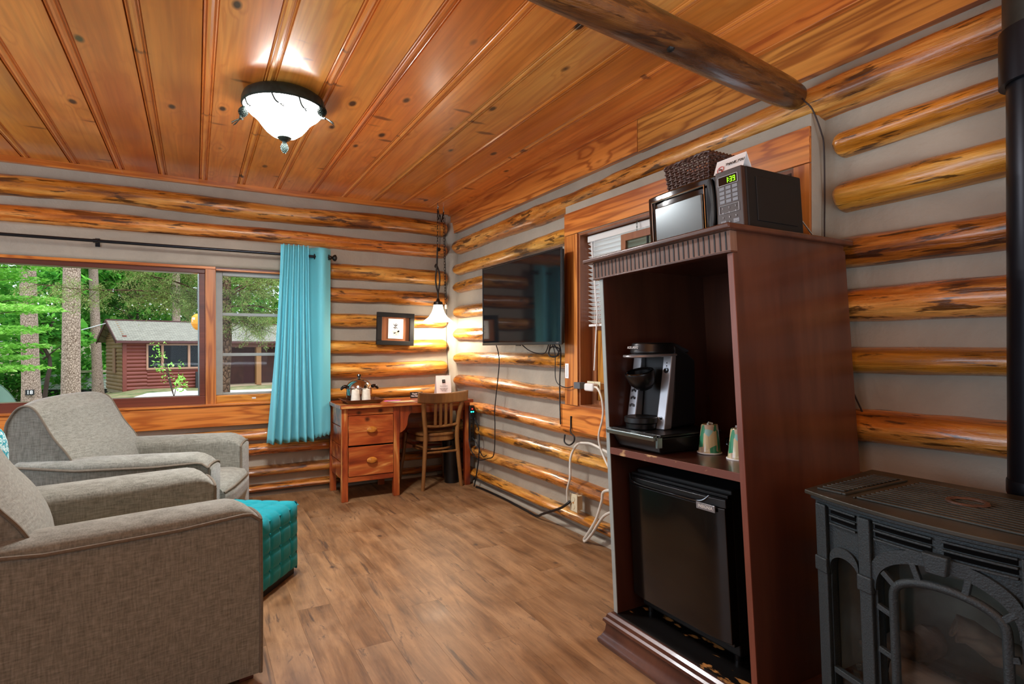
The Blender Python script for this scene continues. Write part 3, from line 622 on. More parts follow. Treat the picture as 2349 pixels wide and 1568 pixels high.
# picture
pf = thing('picture_frame', 'black framed flower print hung slightly tilted on the log wall', 'picture', (1.57, 4.96, 1.22))
c0 = V(1.569, 4.952, 1.372); ca, sa = math.cos(-.03), math.sin(-.03); rx = V(ca, 0, sa); uz = V(-sa, 0, ca)
def prect(mb, x0, x1, z0, z1, y0, y1):
    return mb.obox(c0+rx*(x0+x1)/2+uz*(z0+z1)/2+V(0, (y0+y1)/2, 0), rx*(x1-x0)/2, V(0, (y1-y0)/2, 0), uz*(z1-z0)/2)
mb = MB()
for a in ((-.17, .17, .105, .145), (-.17, .17, -.145, -.105), (-.17, -.128, -.105, .105), (.128, .17, -.105, .105)): prect(mb, *a, -.018, .02)
part('frame', mb, M['matte_black'], pf, bev=.003)
part('backing', prect(MB(), -.128, .128, -.105, .105, .004, .014), M['jamb'], pf)
part('print', prect(MB(), -.066, .07, -.085, .092, -.001, .004), M['paper'], pf)
mb = MB()
def leafpoly(cx, cz, L, w, a):
    o = c0+rx*cx+uz*cz+V(0, -.0018, 0); d = rx*math.cos(a)+uz*math.sin(a); e = rx*-math.sin(a)+uz*math.cos(a)
    mb.add([o, o+d*L*.4+e*w, o+d*L, o+d*L*.4-e*w], [(0, 1, 2, 3)])
for a in (1.5, .9, 2.2, 3.6, 4.4, 5.6): leafpoly(.0, .02, .04 if a < 3 else .03, .004, a)
part('flower', mb, M['ink'], pf, smooth=False)
mb = MB()
for a in (.2, .9, 2.9, 3.9, 5.2): leafpoly(.01, -.03, .045, .017, a)
M['petal'] = simple('pale petal', '#cfcbc0', .6); part('petals', mb, M['petal'], pf, smooth=False)
# curtain rod and curtain
RY, RZ = 4.9, 1.962
cr = thing('curtain_rod', 'dark metal curtain rod over the picture window with knob finial', 'curtain rod', (0, RY, RZ))
part('rod', MB().tube([(-2.7, RY, RZ), (.96, RY, RZ)], .011, 14), M['rod'], cr)
part('finial', MB().lathe([(.012, 0), (.018, .006), (.008, .014), (.016, .028), (.018, .04), (.009, .052), (.02, .06), (.028, .072), (.027, .082), (.012, .092), (.002, .094)], (.955, RY, RZ), 24, (1, 0, 0)), M['bronze'], cr)
for x in (-.61, .9):
    part('bracket', MB().tube([(x, YB-.05, RZ+.01), (x, RY, RZ+.004)], .006, 8).box(x-.014, x+.014, YB-.062, YB-.05, RZ-.025, RZ+.035).lathe([(.014, -.012), (.014, .012)], (x, RY, RZ), 14, (1, 0, 0)), M['rod'], cr)
cu = thing('curtain', 'teal grommet curtain drawn aside at the right of the window', 'curtain', (.75, RY, .45))
def cfn(s, t):
    z = 2.035-1.585*t
    if s < .62:
        q = s/.62; x = .6+.205*q+(-.105+.135*q)*t**1.2; ph = q*5.5*2*PI
        y = RY-.055+(.030+.012*t)*math.cos(ph)*(1 if q > .05 else .6); x += .006*math.sin(ph*2)*(1-t)+.006*math.sin(ph+4*t)
    else:
        q = (s-.62)/.38; x = .805+.195*q+(.03-.045*q)*t
        y = RY+.042*math.cos((q-.31)/.58*PI+PI/2)*(1-.35*t)-.025*t+.012*math.sin(q*9+2*t)*t
    z += (.035*max(0, (s-.62)/.38)**.5 if s > .62 else 0)*t+.006*math.sin(s*70)*t
    return V(x, y, z)
tc = NT('teal curtain cloth'); tc.setp(.55, 0, 0, .3); tc.b.inputs['Base Color'].default_value = hexc('#84e0ee'); tc.b.inputs['Sheen Weight'].default_value = .15
tl = tc.n('ShaderNodeBsdfTranslucent'); tl.inputs[0].default_value = hexc('#8fe0ea'); ms = tc.n('ShaderNodeMixShader'); ms.inputs[0].default_value = .25
tc.l(tc.b.outputs[0], ms.inputs[1]); tc.l(tl.outputs[0], ms.inputs[2]); tc.l(ms.outputs[0], tc.out.inputs['Surface']); M['curtain'] = tc.m
cp = part('cloth_panel', MB().grid(cfn, 260, 40), M['curtain'], cu, ang=80)
sm = cp.modifiers.new('thick', 'SOLIDIFY'); sm.thickness = .003
for x, y in ((.865, RY+.005), (.978, RY-.012)):
    part('grommet', MB().tube([(x, y+.019*math.cos(a), RZ+.019*math.sin(a)) for a in [2*PI*i/20 for i in range(20)]], .005, 8, closed=True), M['bronze'], cu)
# outlets, plugs, hook, tag
def plate(label, y0, y1, z0, z1, x, mat):
    t = thing('wall_outlet', label, 'outlet', (x, (y0+y1)/2, z0))
    part('cover_plate', MB().box(x, x+.006, y0, y1, z0, z1).box(x+.006, x+.05, y0+.01, y1-.01, z0+.01, z1-.01), M[mat], t, bev=.002)
    for k in (.28, .72):
        z = z0+(z1-z0)*k; part('socket', MB().lathe([(.0, .0), (.016, .0), (.016, .004)], (x-.003, (y0+y1)/2, z), 18, (1, 0, 0)), M[mat], t)
    return t
ow = plate('ivory wall outlet low on the right wall above the floor', 2.905, 2.985, .165, .275, 2.085, 'ivory')
part('brass_screw', MB().lathe([(.0, 0), (.005, 0), (.005, .004)], (2.081, 2.945, .22), 10, (1, 0, 0)), M['knob'], ow)
plate('ivory outlet plate on the window jamb beside the dark cabinet', 2.70, 2.83, .935, .995, 2.11, 'ivory')
pa = thing('power_adapter', 'grey box power adapter plugged in at the window jamb', 'adapter', (2.09, 2.89, .94))
part('adapter_body', MB().box(2.065, 2.11, 2.845, 2.91, .945, .985), simple('adapter grey', '#5c5f62', .5), pa, bev=.003)
wp = thing('white_plug', 'chunky white plug in the outlet by the window jamb', 'plug', (2.085, 2.74, .93))
part('plug_body', MB().box(2.06, 2.108, 2.71, 2.80, .937, .985), M['white'], wp, bev=.012, seg=3)
part('cord', MB().tube(smoothpath([(2.08, 2.72, .965), (2.06, 2.66, .96), (2.055, 2.62, .914), (2.058, 2.608, .839), (2.058, 2.617, .777), (2.058, 2.65, .669), (2.06, 2.60, .561), (2.0, 2.4, .45)]), .0065, 8), M['cordw'], wp)
cable('white cord arching from the low outlet up over the logs', 'arched_white_cord', [(2.068, 2.985, .222), (2.06, 2.975, .30), (2.06, 2.945, .383), (2.07, 2.952, .504), (2.085, 2.905, .592), (2.09, 2.818, .615), (2.09, 2.739, .615), (2.07, 2.60, .60), (2.06, 2.4, .56)], .0075, 'cordw')
cable('white cord looping down onto the floor beside the cabinet', 'looped_white_cord', [(2.03, 2.4, .42), (2.06, 2.60, .371), (2.07, 2.64, .3), (2.075, 2.70, .18), (2.085, 2.80, .06), (2.1, 2.853, .014), (2.093, 2.83, .01), (2.085, 2.76, .07), (2.07, 2.62, .22), (2.03, 2.45, .3)], .0085, 'cordw')
cable('thick black cord along the floor from the low outlet to the desk corner', 'floor_cord', [(2.075, 2.965, .226), (2.06, 2.99, .20), (2.065, 3.083, .15), (2.08, 3.3, .06), (2.105, 3.42, .012), (2.115, 3.6, .01), (2.125, 3.95, .01), (2.115, 4.3, .01), (2.10, 4.4, .01)], .0085, 'cordb')
wh = thing('wire_hook', 'black wire hook hanging under the window apron', 'hook', (2.075, 2.95, .59))
part('hook_wire', MB().tube(smoothpath([(2.083, 2.965, .765), (2.08, 2.963, .70), (2.06, 2.935, .668), (2.05, 2.885, .65), (2.05, 2.888, .617), (2.05, 2.937, .589), (2.05, 2.99, .60), (2.06, 3.0, .645)]), .005, 8), M['matte_black'], wh)
part('screw', MB().lathe([(0, -.004), (.006, -.002), (.006, .004)], (2.083, 2.964, .76), 10, (1, 0, 0)), M['matte_black'], wh)
tg = thing('thermometer', 'small white strip stuck on the window casing', 'tag', (2.086, 3.01, 1.0))
part('strip', MB().box(2.0845, 2.088, 2.992, 3.03, 1.004, 1.098), M['paper'], tg)
part('scale', MB().box(2.0838, 2.0846, 3.009, 3.013, 1.012, 1.09), M['inkgrey'], tg)
cable('brown wire running from the beam down the plaster corner', 'beam_wire', [(2.09, 1.42, 2.262), (2.075, 1.38, 2.17), (2.09, 1.35, 2.12), (2.12, 1.333, 2.03), (2.14, 1.335, 1.977), (2.155, 1.342, 1.80), (2.158, 1.345, 1.634), (2.16, 1.34, 1.3), (2.16, 1.2, .95), (2.165, 1.14, .88)], .003, 'brown_wire')
# flue pipe
fp = thing('flue_pipe', 'tall black stove flue pipe rising behind the stove', 'flue pipe', (2.02, .655, .76))
part('lower_pipe', MB().lathe([(.08, .7), (.08, 1.96)], (2.02, .64, 0), 40), M['pipe'], fp)
part('base_ring', MB().lathe([(.0815, .79), (.083, .795), (.083, .825), (.0815, .83)], (2.02, .64, 0), 40, cap=False), M['pipe'], fp)
part('collar', MB().lathe([(.081, 1.925), (.096, 1.923), (.096, 2.07), (.082, 2.078)], (2.02, .64, 0), 40, cap=False), M['pipe'], fp)
part('upper_pipe', MB().lathe([(.088, 2.06), (.088, 2.53)], (2.02, .64, 0), 40), M['pipe_old'], fp)
# ================================================================== desk corner
dk = thing('desk', 'red cedar pedestal desk with two drawers in the log corner', 'desk', (1.55, 4.74, 0))
part('desktop', MB().box(.975, 2.108, 4.462, 4.965, .728, .757), M['cedar'], dk, bev=.005)
for x, y in ((.99, 4.495), (1.405, 4.495), (.99, 4.92), (1.405, 4.92), (2.06, 4.54), (2.055, 4.92)):
    part('leg', MB().box(x, x+.05, y, y+.045, 0, .728), M['cedar_z'], dk, bev=.003)
mb = MB()
for k, (a, b) in enumerate(((.17, .30), (.305, .43), (.435, .58), (.585, .727))): mb.box(.998, 1.012, 4.54, 4.92, a, b)
part('side_panel', mb, M['cedar'], dk, bev=.003)
part('side_panel', MB().box(1.43, 1.445, 4.54, 4.92, .17, .727), M['cedar'], dk, bev=.002)
part('back_panel', MB().box(1.012, 1.43, 4.93, 4.945, .17, .727), M['cedar'], dk)
part('bottom_rail', MB().box(1.04, 1.405, 4.50, 4.53, .15, .192), M['cedar'], dk, bev=.002)
part('top_rail', MB().box(1.04, 1.405, 4.502, 4.53, .672, .727), M['cedar'], dk, bev=.002)
for z0, z1 in ((.195, .425), (.437, .668)):
    d = part('drawer', MB().box(1.043, 1.402, 4.492, 4.51, z0, z1).box(1.05, 1.395, 4.51, 4.88, z0+.02, z1-.03), M['cedar'], dk, bev=.003)
    cz = (z0+z1)/2+.005
    part('knob', MB().lathe([(.018, 0), (.022, .008), (.04, .014), (.041, .022), (.033, .03), (.01, .034)], (0, 0, 0), 24, (0, -1, 0)).warp(lambda v: (1.222+v.x*1.0, 4.493+v.y, cz+v.z*.62)), M['knob'], d)
br = [(0, 0), (.11, 0), (.113, -.03), (.1, -.06), (.082, -.085), (.075, -.12), (.07, -.16), (.05, -.195), (.02, -.215), (0, -.22)]
part('bracket', MB().prism(br, (1.455, 4.505, .727), (1, 0, 0), (0, 0, 1), (0, .02, 0)), M['cedar_z'], dk, bev=.003)
part('bracket', MB().prism([(-a*.8, b*.7) for a, b in br], (2.045, 4.55, .727), (1, 0, 0), (0, 0, 1), (0, .02, 0)), M['cedar_z'], dk, bev=.003)
part('apron', MB().box(1.455, 2.05, 4.53, 4.55, .66, .728), M['cedar'], dk)
part('modesty_panel', MB().box(1.455, 2.05, 4.93, 4.945, .3, .727), M['cedar'], dk)
# bentwood chair pushed under the desk (seen from behind)
ch = thing('wooden_chair', 'brown bentwood chair with slatted back pushed under the cedar desk', 'chair', (1.83, 4.7, 0))
def pst(x0, x1, x2, x3): return smoothpath([(x0, 4.535, 0), ((x0+x1)/2+(.004 if x0 < 1.8 else -.004), 4.535, .24), (x1, 4.525, .46), (x2, 4.49, .64), (x3, 4.43, .815)], 5)
for a, lab in ((pst(1.668, 1.69, 1.665, 1.636), 0), (pst(2.022, 1.978, 1.985, 2.005), 1)):
    part('rear_post', MB().tube(a, [.0155+.004*min(1, i/8) if i < 16 else .0195-.0004*(i-16) for i in range(len(a))], 12), M['chair'], ch)
for x0, x1 in ((1.60, 1.645), (2.03, 1.99)):
    part('leg', MB().tube([(x0, 4.955, 0), ((x0+x1)/2, 4.92, .22), (x1, 4.90, .45)], [.013, .016, .018], 12), M['chair'], ch)
seat = [(1.655+.18*(1-math.cos(t))+.0, 0) for t in (0,)]
sp = []
for i in range(36):
    a = 2*PI*i/36; cx, cy = math.cos(a), math.sin(a)
    e = (abs(cx)**3.2+abs(cy)**3.2)**(-1/3.2); w = .195+.02*cy
    sp.append((1.833+w*cx*e, 4.735+.205*cy*e))
part('seat', MB().prism(sp, (0, 0, .452), (1, 0, 0), (0, 1, 0), (0, 0, .025)), M['chair'], ch, bev=.008)
part('seat_ring', MB().prism([(1.833+(x-1.833)*.93, 4.735+(y-4.735)*.93) for x, y in sp], (0, 0, .405), (1, 0, 0), (0, 1, 0), (0, 0, .047)), M['chair'], ch, bev=.004)
part('leg_hoop', MB().tube([(1.832+.165*math.cos(a), 4.735+.17*math.sin(a), .335) for a in [2*PI*i/32 for i in range(32)]], .010, 10, closed=True), M['chair'], ch)
part('stretcher', MB().tube([(1.685, 4.53, .315), (1.985, 4.53, .315)], .010, 10).tube([(1.685, 4.53, .36), (1.64, 4.9, .36)], .008, 8), M['chair'], ch)
def crestf(s, t):
    x = 1.580+.447*s; q = (s-.5)*2
    y = 4.405+.055*(1-q*q)-.012+(.012*(1-t)); z = .735+.018*q*q+(.086+.006*q*q)*t
    return x, y, z
mb = MB(); mb.grid(lambda s, t: V(*crestf(s, t)), 24, 6)
o = part('crest_rail', mb, M['chair'], ch, ang=70); sm = o.modifiers.new('thick', 'SOLIDIFY'); sm.thickness = .018; sm.offset = 0; o.modifiers.new('bevel', 'BEVEL').width = .005
part('lower_rail', MB().tube(smoothpath([(1.69, 4.505, .545), (1.76, 4.515, .536), (1.83, 4.518, .535), (1.91, 4.515, .54), (1.985, 4.505, .552)]), .0125, 10), M['chair'], ch)
for k in range(4):
    a = 1.772+k*.0485; b = a-.018-.002*k
    part('back_slat', MB().bar((a, 4.512, .54), (b, 4.452, .76), .024, .008, up=(0, -1, 0)), M['chair'], ch, bev=.002)
# desk items
ZT = .757
tr = thing('serving_tray', 'brown wooden tray on the left of the cedar desk', 'tray', (1.2, 4.66, ZT))
def tray(u_, v_):
    pass
mb = MB(); o0 = [(1.03, 4.53), (1.36, 4.53), (1.36, 4.80), (1.03, 4.80)]
def ring(d, z): return [(1.03+d, 4.525+d, z), (1.345-d, 4.525+d, z), (1.345-d, 4.80-d, z), (1.03+d, 4.80-d, z)]
rs_ = [ring(.032, ZT), ring(0, ZT+.03), ring(.008, ZT+.032), ring(.037, ZT+.008)]
mb.add([p for q in rs_ for p in q], [(0, 1, 2, 3)]+[(i*4+k, i*4+(k+1) % 4, i*4+4+(k+1) % 4, i*4+4+k) for i in range(3) for k in range(4)]+[(15, 14, 13, 12)])
part('tray_body', mb, simple('dark tray wood', '#5a2e18', .35, 0, .3, var=.2, scale=12), tr, bev=.002)
ib = thing('ice_bucket', 'shiny domed metal ice bucket with black knob on the tray', 'ice bucket', (1.185, 4.70, ZT+.008))
bx, by = 1.182, 4.71
part('bucket', MB().lathe([(.06, .766), (.085, .785), (.1, .82), (.104, .868), (.1, .872)], (bx, by, 0), 40), M['chrome'], ib)
part('lid', MB().lathe([(.101, .872), (.105, .878), (.098, .9), (.08, .925), (.055, .942), (.03, .95), (.012, .952), (.008, .956)], (bx, by, 0), 40), M['chrome'], ib)
part('knob', MB().lathe([(.008, .952), (.007, .96), (.014, .966), (.018, .976), (.014, .987), (.004, .99)], (bx, by, 0), 20), M['gloss_black'], ib)
for s in (-1, 1):
    part('handle_ear', MB().tube(smoothpath([(bx+s*.1, by-.02, .885), (bx+s*.125, by-.02, .89), (bx+s*.145, by-.02, .875), (bx+s*.15, by-.02, .862)]), [.012, .014, .015, .015, .015, .014, .014, .013, .013, .012, .012, .011, .011, .011, .01, .009, .008, .006, .004][:19], 10), M['gloss_black'], ib)
part('latch_ring', MB().tube([(bx-.103+.0, by-.03, .80), (bx-.112, by-.04, .80), (bx-.112, by-.04, .852)], .003, 6), M['chrome'], ib)
def wrapglass(x, y, lab):
    t = thing('wrapped_glass', lab, 'glass', (x, y, ZT+.008), group='wrapped glasses on the desk tray')
    mb = MB(); mb.lathe([(.036, .0), (.036, .01), (.034, .04), (.031, .075), (.029, .1), (.02, .104)], (x, y, ZT+.009), 28)
    for v in mb.v:
        a = math.atan2(v.y-y, v.x-x); k = 1+.05*noise.noise(V(math.cos(a)*3, math.sin(a)*3+x*9, v.z*20)); v.x = x+(v.x-x)*k; v.y = y+(v.y-y)*k
    part('paper_wrap', mb, M['waxpaper'], t)
    part('twist', MB().tube([(x, y, ZT+.112), (x+.012, y, ZT+.118)], .006, 6), M['waxpaper'], t)
wrapglass(1.125, 4.60, 'paper wrapped glass at the left, in front of the ice bucket')
wrapglass(1.212, 4.605, 'paper wrapped glass at the right, in front of the ice bucket')
def sheet(name, lab, cat, pts, z, th, mat, rz=0):
    mb = MB(); mb.prism(pts, (0, 0, z), (1, 0, 0), (0, 1, 0), (0, 0, th)); return solo(name, mb, mat, lab, cat, smooth=False)
sheet('pink_notepaper', 'bright pink paper lying on the desk behind the brochure', 'paper', [(1.375, 4.66), (1.5, 4.66), (1.535, 4.70), (1.40, 4.70)], ZT+.0005, .002, simple('pink paper', '#ec7fd8', .6))
bs = thing('brochure', 'tan printed brochure lying near the front of the desk', 'brochure', (1.48, 4.58, ZT))
part('cover', MB().prism([(1.44, 4.49), (1.60, 4.50), (1.60, 4.61), (1.385, 4.60)], (0, 0, ZT+.0005), (1, 0, 0), (0, 1, 0), (0, 0, .003)), simple('brochure print', '#cdb58a', .45, var=.35, scale=14), bs, smooth=False)
part('pages', MB().prism([(1.43, 4.488), (1.60, 4.498), (1.60, 4.612), (1.378, 4.602)], (0, 0, ZT+.0001), (1, 0, 0), (0, 1, 0), (0, 0, .0012)), M['ink'], bs, smooth=False)
sg = thing('desk_sign', 'small black sign with white lettering on the desk behind the chair', 'sign', (1.72, 4.84, ZT))
part('sign_plate', MB().obox((1.725, 4.845, ZT+.026), (.058, 0, 0), (0, .003, -.0005), (0, .004, .026)), M['ink'], sg)
text('lettering', 'Thank You\nNot Smoking', .019, (1.725, 4.8405, ZT+.027), (1, 0, 0), (0, .15, 1), M['paper'], sg, bold=.0004)
tc_ = thing('tent_card', 'tall white card with a dark square emblem standing on the desk', 'card', (1.985, 4.85, ZT))
part('card', MB().obox((1.985, 4.84, ZT+.097), (.072, 0, 0), (0, .001, 0), (0, .012, .097)).obox((1.985, 4.875, ZT+.097), (.072, 0, 0), (0, .001, 0), (0, -.024, .097)), M['paper'], tc_, smooth=False)
part('emblem', MB().obox((1.985, 4.8405, ZT+.140), (.0155, 0, 0), (0, .0006, 0), (0, .002, .0155)), M['ink'], tc_, smooth=False)
text('emblem_mark', 'W', .017, (1.985, 4.8395, ZT+.14), (1, 0, 0), (0, .12, 1), M['inkgrey'], tc_)
text('fine_print', 'Welcome guests\n\nplease enjoy your\nstay with us in\nthe cabin', .011, (1.985, 4.834, ZT+.075), (1, 0, 0), (0, .12, 1), M['inkgrey'], tc_)
mb = MB(); mb.tube(smoothpath([(2.02, 4.75, ZT+.012), (2.04, 4.66, ZT+.012), (2.08, 4.64, ZT+.012), (2.09, 4.7, ZT+.012), (2.05, 4.74, ZT+.014), (2.06, 4.63, ZT+.014), (2.1, 4.62, ZT+.012)]), .005, 8); mb.box(2.03, 2.075, 4.66, 4.69, ZT, ZT+.02)
solo('charger_cord', mb, M['cordw'], 'small white charger and coiled cord at the desk corner', 'charger')
# power strip on the desk's right end
ps = thing('power_strip', 'black upright power strip with glowing green lights beside the desk', 'power strip', (2.08, 4.475, .39))
part('housing', MB().box(2.06, 2.108, 4.44, 4.472, .388, .705), M['black'], ps, bev=.01, seg=3)
for k in range(5):
    part('socket', MB().box(2.066, 2.084, 4.4385, 4.4405, .45+k*.035, .462+k*.035).box(2.066, 2.084, 4.4385, 4.4405, .466+k*.035, .472+k*.035), M['gloss_black'], ps)
part('red_light', MB().lathe([(0, 0), (.006, 0), (.005, .003)], (2.085, 4.4405, .675), 12, (0, -1, 0)), M['led_r'], ps)
for x in (2.076, 2.094): part('green_light', MB().lathe([(0, 0), (.007, 0), (.005, .003)], (x, 4.4405, .65), 12, (0, -1, 0)), M['led_g'], ps)
part('cord', MB().tube(smoothpath([(2.1, 4.43, .6), (2.125, 4.40, .5), (2.12, 4.38, .35), (2.115, 4.38, .25), (2.1, 4.4, .1), (2.09, 4.42, .012)]), .006, 8), M['cordb'], ps)
part('plug', MB().box(2.07, 2.095, 4.415, 4.44, .415, .437), M['cordb'], ps, bev=.004)
part('lead', MB().tube(smoothpath([(2.083, 4.415, .425), (2.10, 4.37, .37), (2.105, 4.33, .32), (2.105, 4.27, .29), (2.11, 4.22, .31)]), .004, 8), M['cordb'], ps)
wb_ = thing('wastebasket', 'black wastebasket tucked behind the right desk leg', 'wastebasket', (2.05, 4.68, 0))
part('bucket', MB().lathe([(.0, .005), (.065, .0), (.085, .38), (.089, .385), (.084, .388), (.066, .01), (0, .012)], (2.05, 4.72, 0), 32, cap=False).warp(lambda v: (2.01+(v.x-2.05)*1.0, v.y, v.z)), M['black'], wb_)
# ================================================================== dark cabinet and what it holds
YC = 1.466
def cw(v):
    v = Vector(v); return V(v.x, v.y+.0645*v.z, v.z-.021*(v.y-YC)*min(1, v.z/.8))
cb = thing('cabinet', 'tall dark mahogany open cabinet holding a mini fridge and coffee maker', 'cabinet', (1.78, YC, 0))
XF, XB, Y0, Y1 = 1.485, 2.095, 1.128, 1.804
def sub(mb): 
    # split long boxes so that the lean deforms them evenly
    return mb.warp(cw)
part('side_panel', sub(MB().box(XF, XB, Y0, Y0+.02, .12, 1.545)), M['mahog'], cb, bev=.0015)
part('side_panel', sub(MB().box(XF, XB, Y1-.02, Y1, .12, 1.545)), M['mahog'], cb, bev=.0015)
part('front_edge', sub(MB().box(XF-.0025, XF+.001, Y0, Y0+.0205, .13, 1.49)), M['mahog_edge'], cb)
part('front_edge', sub(MB().box(XF-.0025, XF+.001, Y1-.0205, Y1, .13, 1.49)), M['sashgrey'], cb)
part('back_panel', sub(MB().box(XB-.02, XB-.01, Y0+.02, Y1-.02, .13, 1.54)), M['mahog'], cb)
part('shelf', sub(MB().box(XF+.003, XB-.02, Y0+.02, Y1-.02, .773, .798)), M['mahog'], cb)
ce_ = NT('chipped shelf edge'); ce_.setp(.5); ce_.l(ce_.mix(ce_.ramp(ce_.noise(ce_.mapping(ce_.coord(), (1, 1, 2)), 9, 4), [(.56, 0.), (.62, 1.)]), hexc('#6a3a2a'), hexc('#c09a6a')), ce_.b.inputs['Base Color']); M['chip'] = ce_.m
part('shelf_edge', sub(MB().box(XF-.002, XF+.003, Y0+.02, Y1-.02, .772, .799)), M['chip'], cb, bev=.001)
cf = NT('worn black cabinet floor'); cf.setp(.35, 0, .3); cf.l(cf.mix(cf.ramp(cf.noise(cf.mapping(cf.coord(), (2.2, 1, 1), (2, 0, 0)), 7, 5, .6), [(.60, 0.), (.64, 1.)]), hexc('#0d0b0a'), hexc('#b8864a')), cf.b.inputs['Base Color'])
part('bottom_board', sub(MB().box(XF-.005, XB-.01, Y0+.02, Y1-.02, .112, .13)), cf.m, cb)
part('top_board', sub(MB().box(XF-.04, XB+.02, Y0-.022, Y1+.065, 1.563, 1.582)), M['mahog'], cb, bev=.006, seg=3)
part('top_underside', sub(MB().box(XF, XB-.01, Y0, Y1, 1.535, 1.563)), M['mahog'], cb)
fr_ = sub(MB().box(XF-.012, XF+.02, Y0-.002, Y1+.03, 1.497, 1.563)); fz = part('fluted_frieze', fr_, M['flute_wood'], cb, bev=.002)
mb = MB(); n = 31
for k in range(n):
    y = Y0+.012+(Y1+.03-Y0-.03)*k/(n-1); mb.box(XF-.0135, XF-.0115, y, y+.005, 1.501, 1.56)
part('flute_grooves', sub(mb), M['matte_black'], fz, smooth=False)
part('frieze_bead', sub(MB().box(XF-.014, XF+.02, Y0-.003, Y1+.031, 1.492, 1.498)), M['mahog'], cb, bev=.002)
mold = [(0, 0), (-.052, 0), (-.054, .012), (-.05, .02), (-.042, .028), (-.03, .05), (-.026, .075), (-.03, .083), (-.036, .088), (-.034, .098), (-.026, .104), (-.022, .116), (-.012, .124), (0, .124)]
mb = MB()
corners = [(XB, Y1), (XF, Y1), (XF, Y0), (XB, Y0)]; dirs = [(0, 1), (-1, 1), (-1, -1), (0, -1)]
for (cx, cy), (dx, dy) in zip(corners, dirs):
    mb.v += [V(cx-dx*p[0], cy-dy*p[0]*1.0, p[1]) for p in mold]
m = len(mold)
for i in range(3):
    for k in range(m): mb.f.append((i*m+k, i*m+(k+1) % m, (i+1)*m+(k+1) % m, (i+1)*m+k))
mb.f += [tuple(range(m)), tuple(range(3*m, 4*m))]
part('plinth_moulding', sub(mb), M['mahog'], cb, ang=30)
# mini fridge
fg = thing('mini_fridge', 'black mini fridge with dark door in the bottom of the cabinet', 'fridge', (1.8, 1.5, .13))
FY0, FY1 = 1.28, 1.765
part('body', sub(MB().box(1.60, 2.03, FY0+.004, FY1-.004, .15, .705)), M['matte_black'], fg, bev=.008)
def doorf(s, t):
    y = FY0+(FY1-FY0)*s; return V(1.556+.018*(2*s-1)**2*0+.010*(abs(2*s-1))**6, y, .205+.46*t)
mb = MB(); P_ = []
nn = 24; outl = [(1.543+.016*abs(2*i/nn-1)**5, FY0+(FY1-FY0)*i/nn) for i in range(nn+1)]+[(1.598, FY1), (1.598, FY0)]
part('door', sub(MB().prism(outl, (0, 0, .205), (1, 0, 0), (0, 1, 0), (0, 0, .445))), M['fridge'], fg, bev=.003)
outl2 = [(x-.002, y) for x, y in outl[:-2]]+outl[-2:]
dh = part('door_handle', sub(MB().prism([(1.546+.016*abs(2*i/nn-1)**5, FY0-.002+(FY1-FY0+.004)*i/nn) for i in range(nn+1)]+[(1.6, FY1), (1.6, FY0)], (0, 0, .65), (1, 0, 0), (0, 1, 0), (0, 0, .03))), M['black'], fg, bev=.003)
part('handle_lip', sub(MB().tube(smoothpath([(1.553, FY1-.015, .69), (1.543, FY1-.04, .668), (1.539, FY1-.1, .66), (1.536, (FY0+FY1)/2, .66), (1.539, FY0+.13, .66), (1.543, FY0+.085, .664), (1.553, FY0+.06, .684)]), .0035, 8)), M['gloss_black'], dh)
part('handle_top', sub(MB().box(1.575, 1.6, FY0, FY1, .68, .692)), M['black'], fg, bev=.003)
bd = part('badge', sub(MB().box(1.5395, 1.5435, 1.307, 1.389, .633, .656)), M['silver'], fg, bev=.001)
ty = 1.348+.0645*.645
text('lettering', 'INSIGNIA', .0155, (1.539, ty, .6445+.0021), (0, -1, .019), (0, 0, 1), M['white'], bd)
part('foot', sub(MB().lathe([(.012, .13), (.014, .15)], (1.62, FY0+.03, 0), 12)), M['black'], fg)
part('foot', sub(MB().lathe([(.012, .13), (.014, .15)], (1.62, FY1-.03, 0), 12)), M['black'], fg)
part('hinge', sub(MB().box(1.575, 1.63, FY0+.005, FY0+.045, .19, .204)), M['black'], fg, bev=.003)
# coffee pod drawer and coffee maker
pd = thing('pod_drawer', 'wide black coffee pod drawer with silver front bar under the coffee maker', 'drawer', (1.65, 1.7, .80))
zs = .802
mb = MB(); b = [(1.515, 1.578), (1.515, 1.815), (1.80, 1.815), (1.80, 1.578)]; t = [(1.485, 1.56), (1.485, 1.832), (1.81, 1.832), (1.81, 1.56)]
mb.add([(x, y, zs) for x, y in b]+[(x, y, zs+.062) for x, y in t], [(3, 2, 1, 0), (4, 5, 6, 7), (0, 1, 5, 4), (1, 2, 6, 5), (2, 3, 7, 6), (3, 0, 4, 7)])
part('drawer_body', mb, M['black'], pd, bev=.006)
part('top_plate', MB().box(1.492, 1.815, 1.555, 1.836, zs+.064, zs+.074), M['black'], pd, bev=.004)
part('front_bar', MB().obox((1.476, 1.702, zs+.063), (.010, 0, .004), (0, .138, 0), (-.002, 0, .009)), M['steel'], pd, bev=.004)
part('corner_clip', MB().obox((1.492, 1.563, zs+.045), (.012, 0, 0), (0, .006, 0), (0, 0, .02)), M['steel'], pd, bev=.002)
kz = zs+.074
kg = thing('coffee_maker', 'black and silver single cup coffee maker on the cabinet shelf', 'coffee maker', (1.578, 1.735, kz), math.radians(11), local=True)
KW = .094
side = [(.015, 0), (.27, 0), (.268, .285), (.19, .325), (.09, .335), (.075, .30), (.06, .2), (.035, .08)]
part('body', MB().prism([(.05, 0), (.225, 0), (.222, .272), (.17, .30), (.075, .335), (.075, .25), (.07, .12), (.05, .03)], (0, -KW, 0), (1, 0, 0), (0, 0, 1), (0, 2*KW, 0)), M['matte_black'], kg, bev=.012, seg=3)
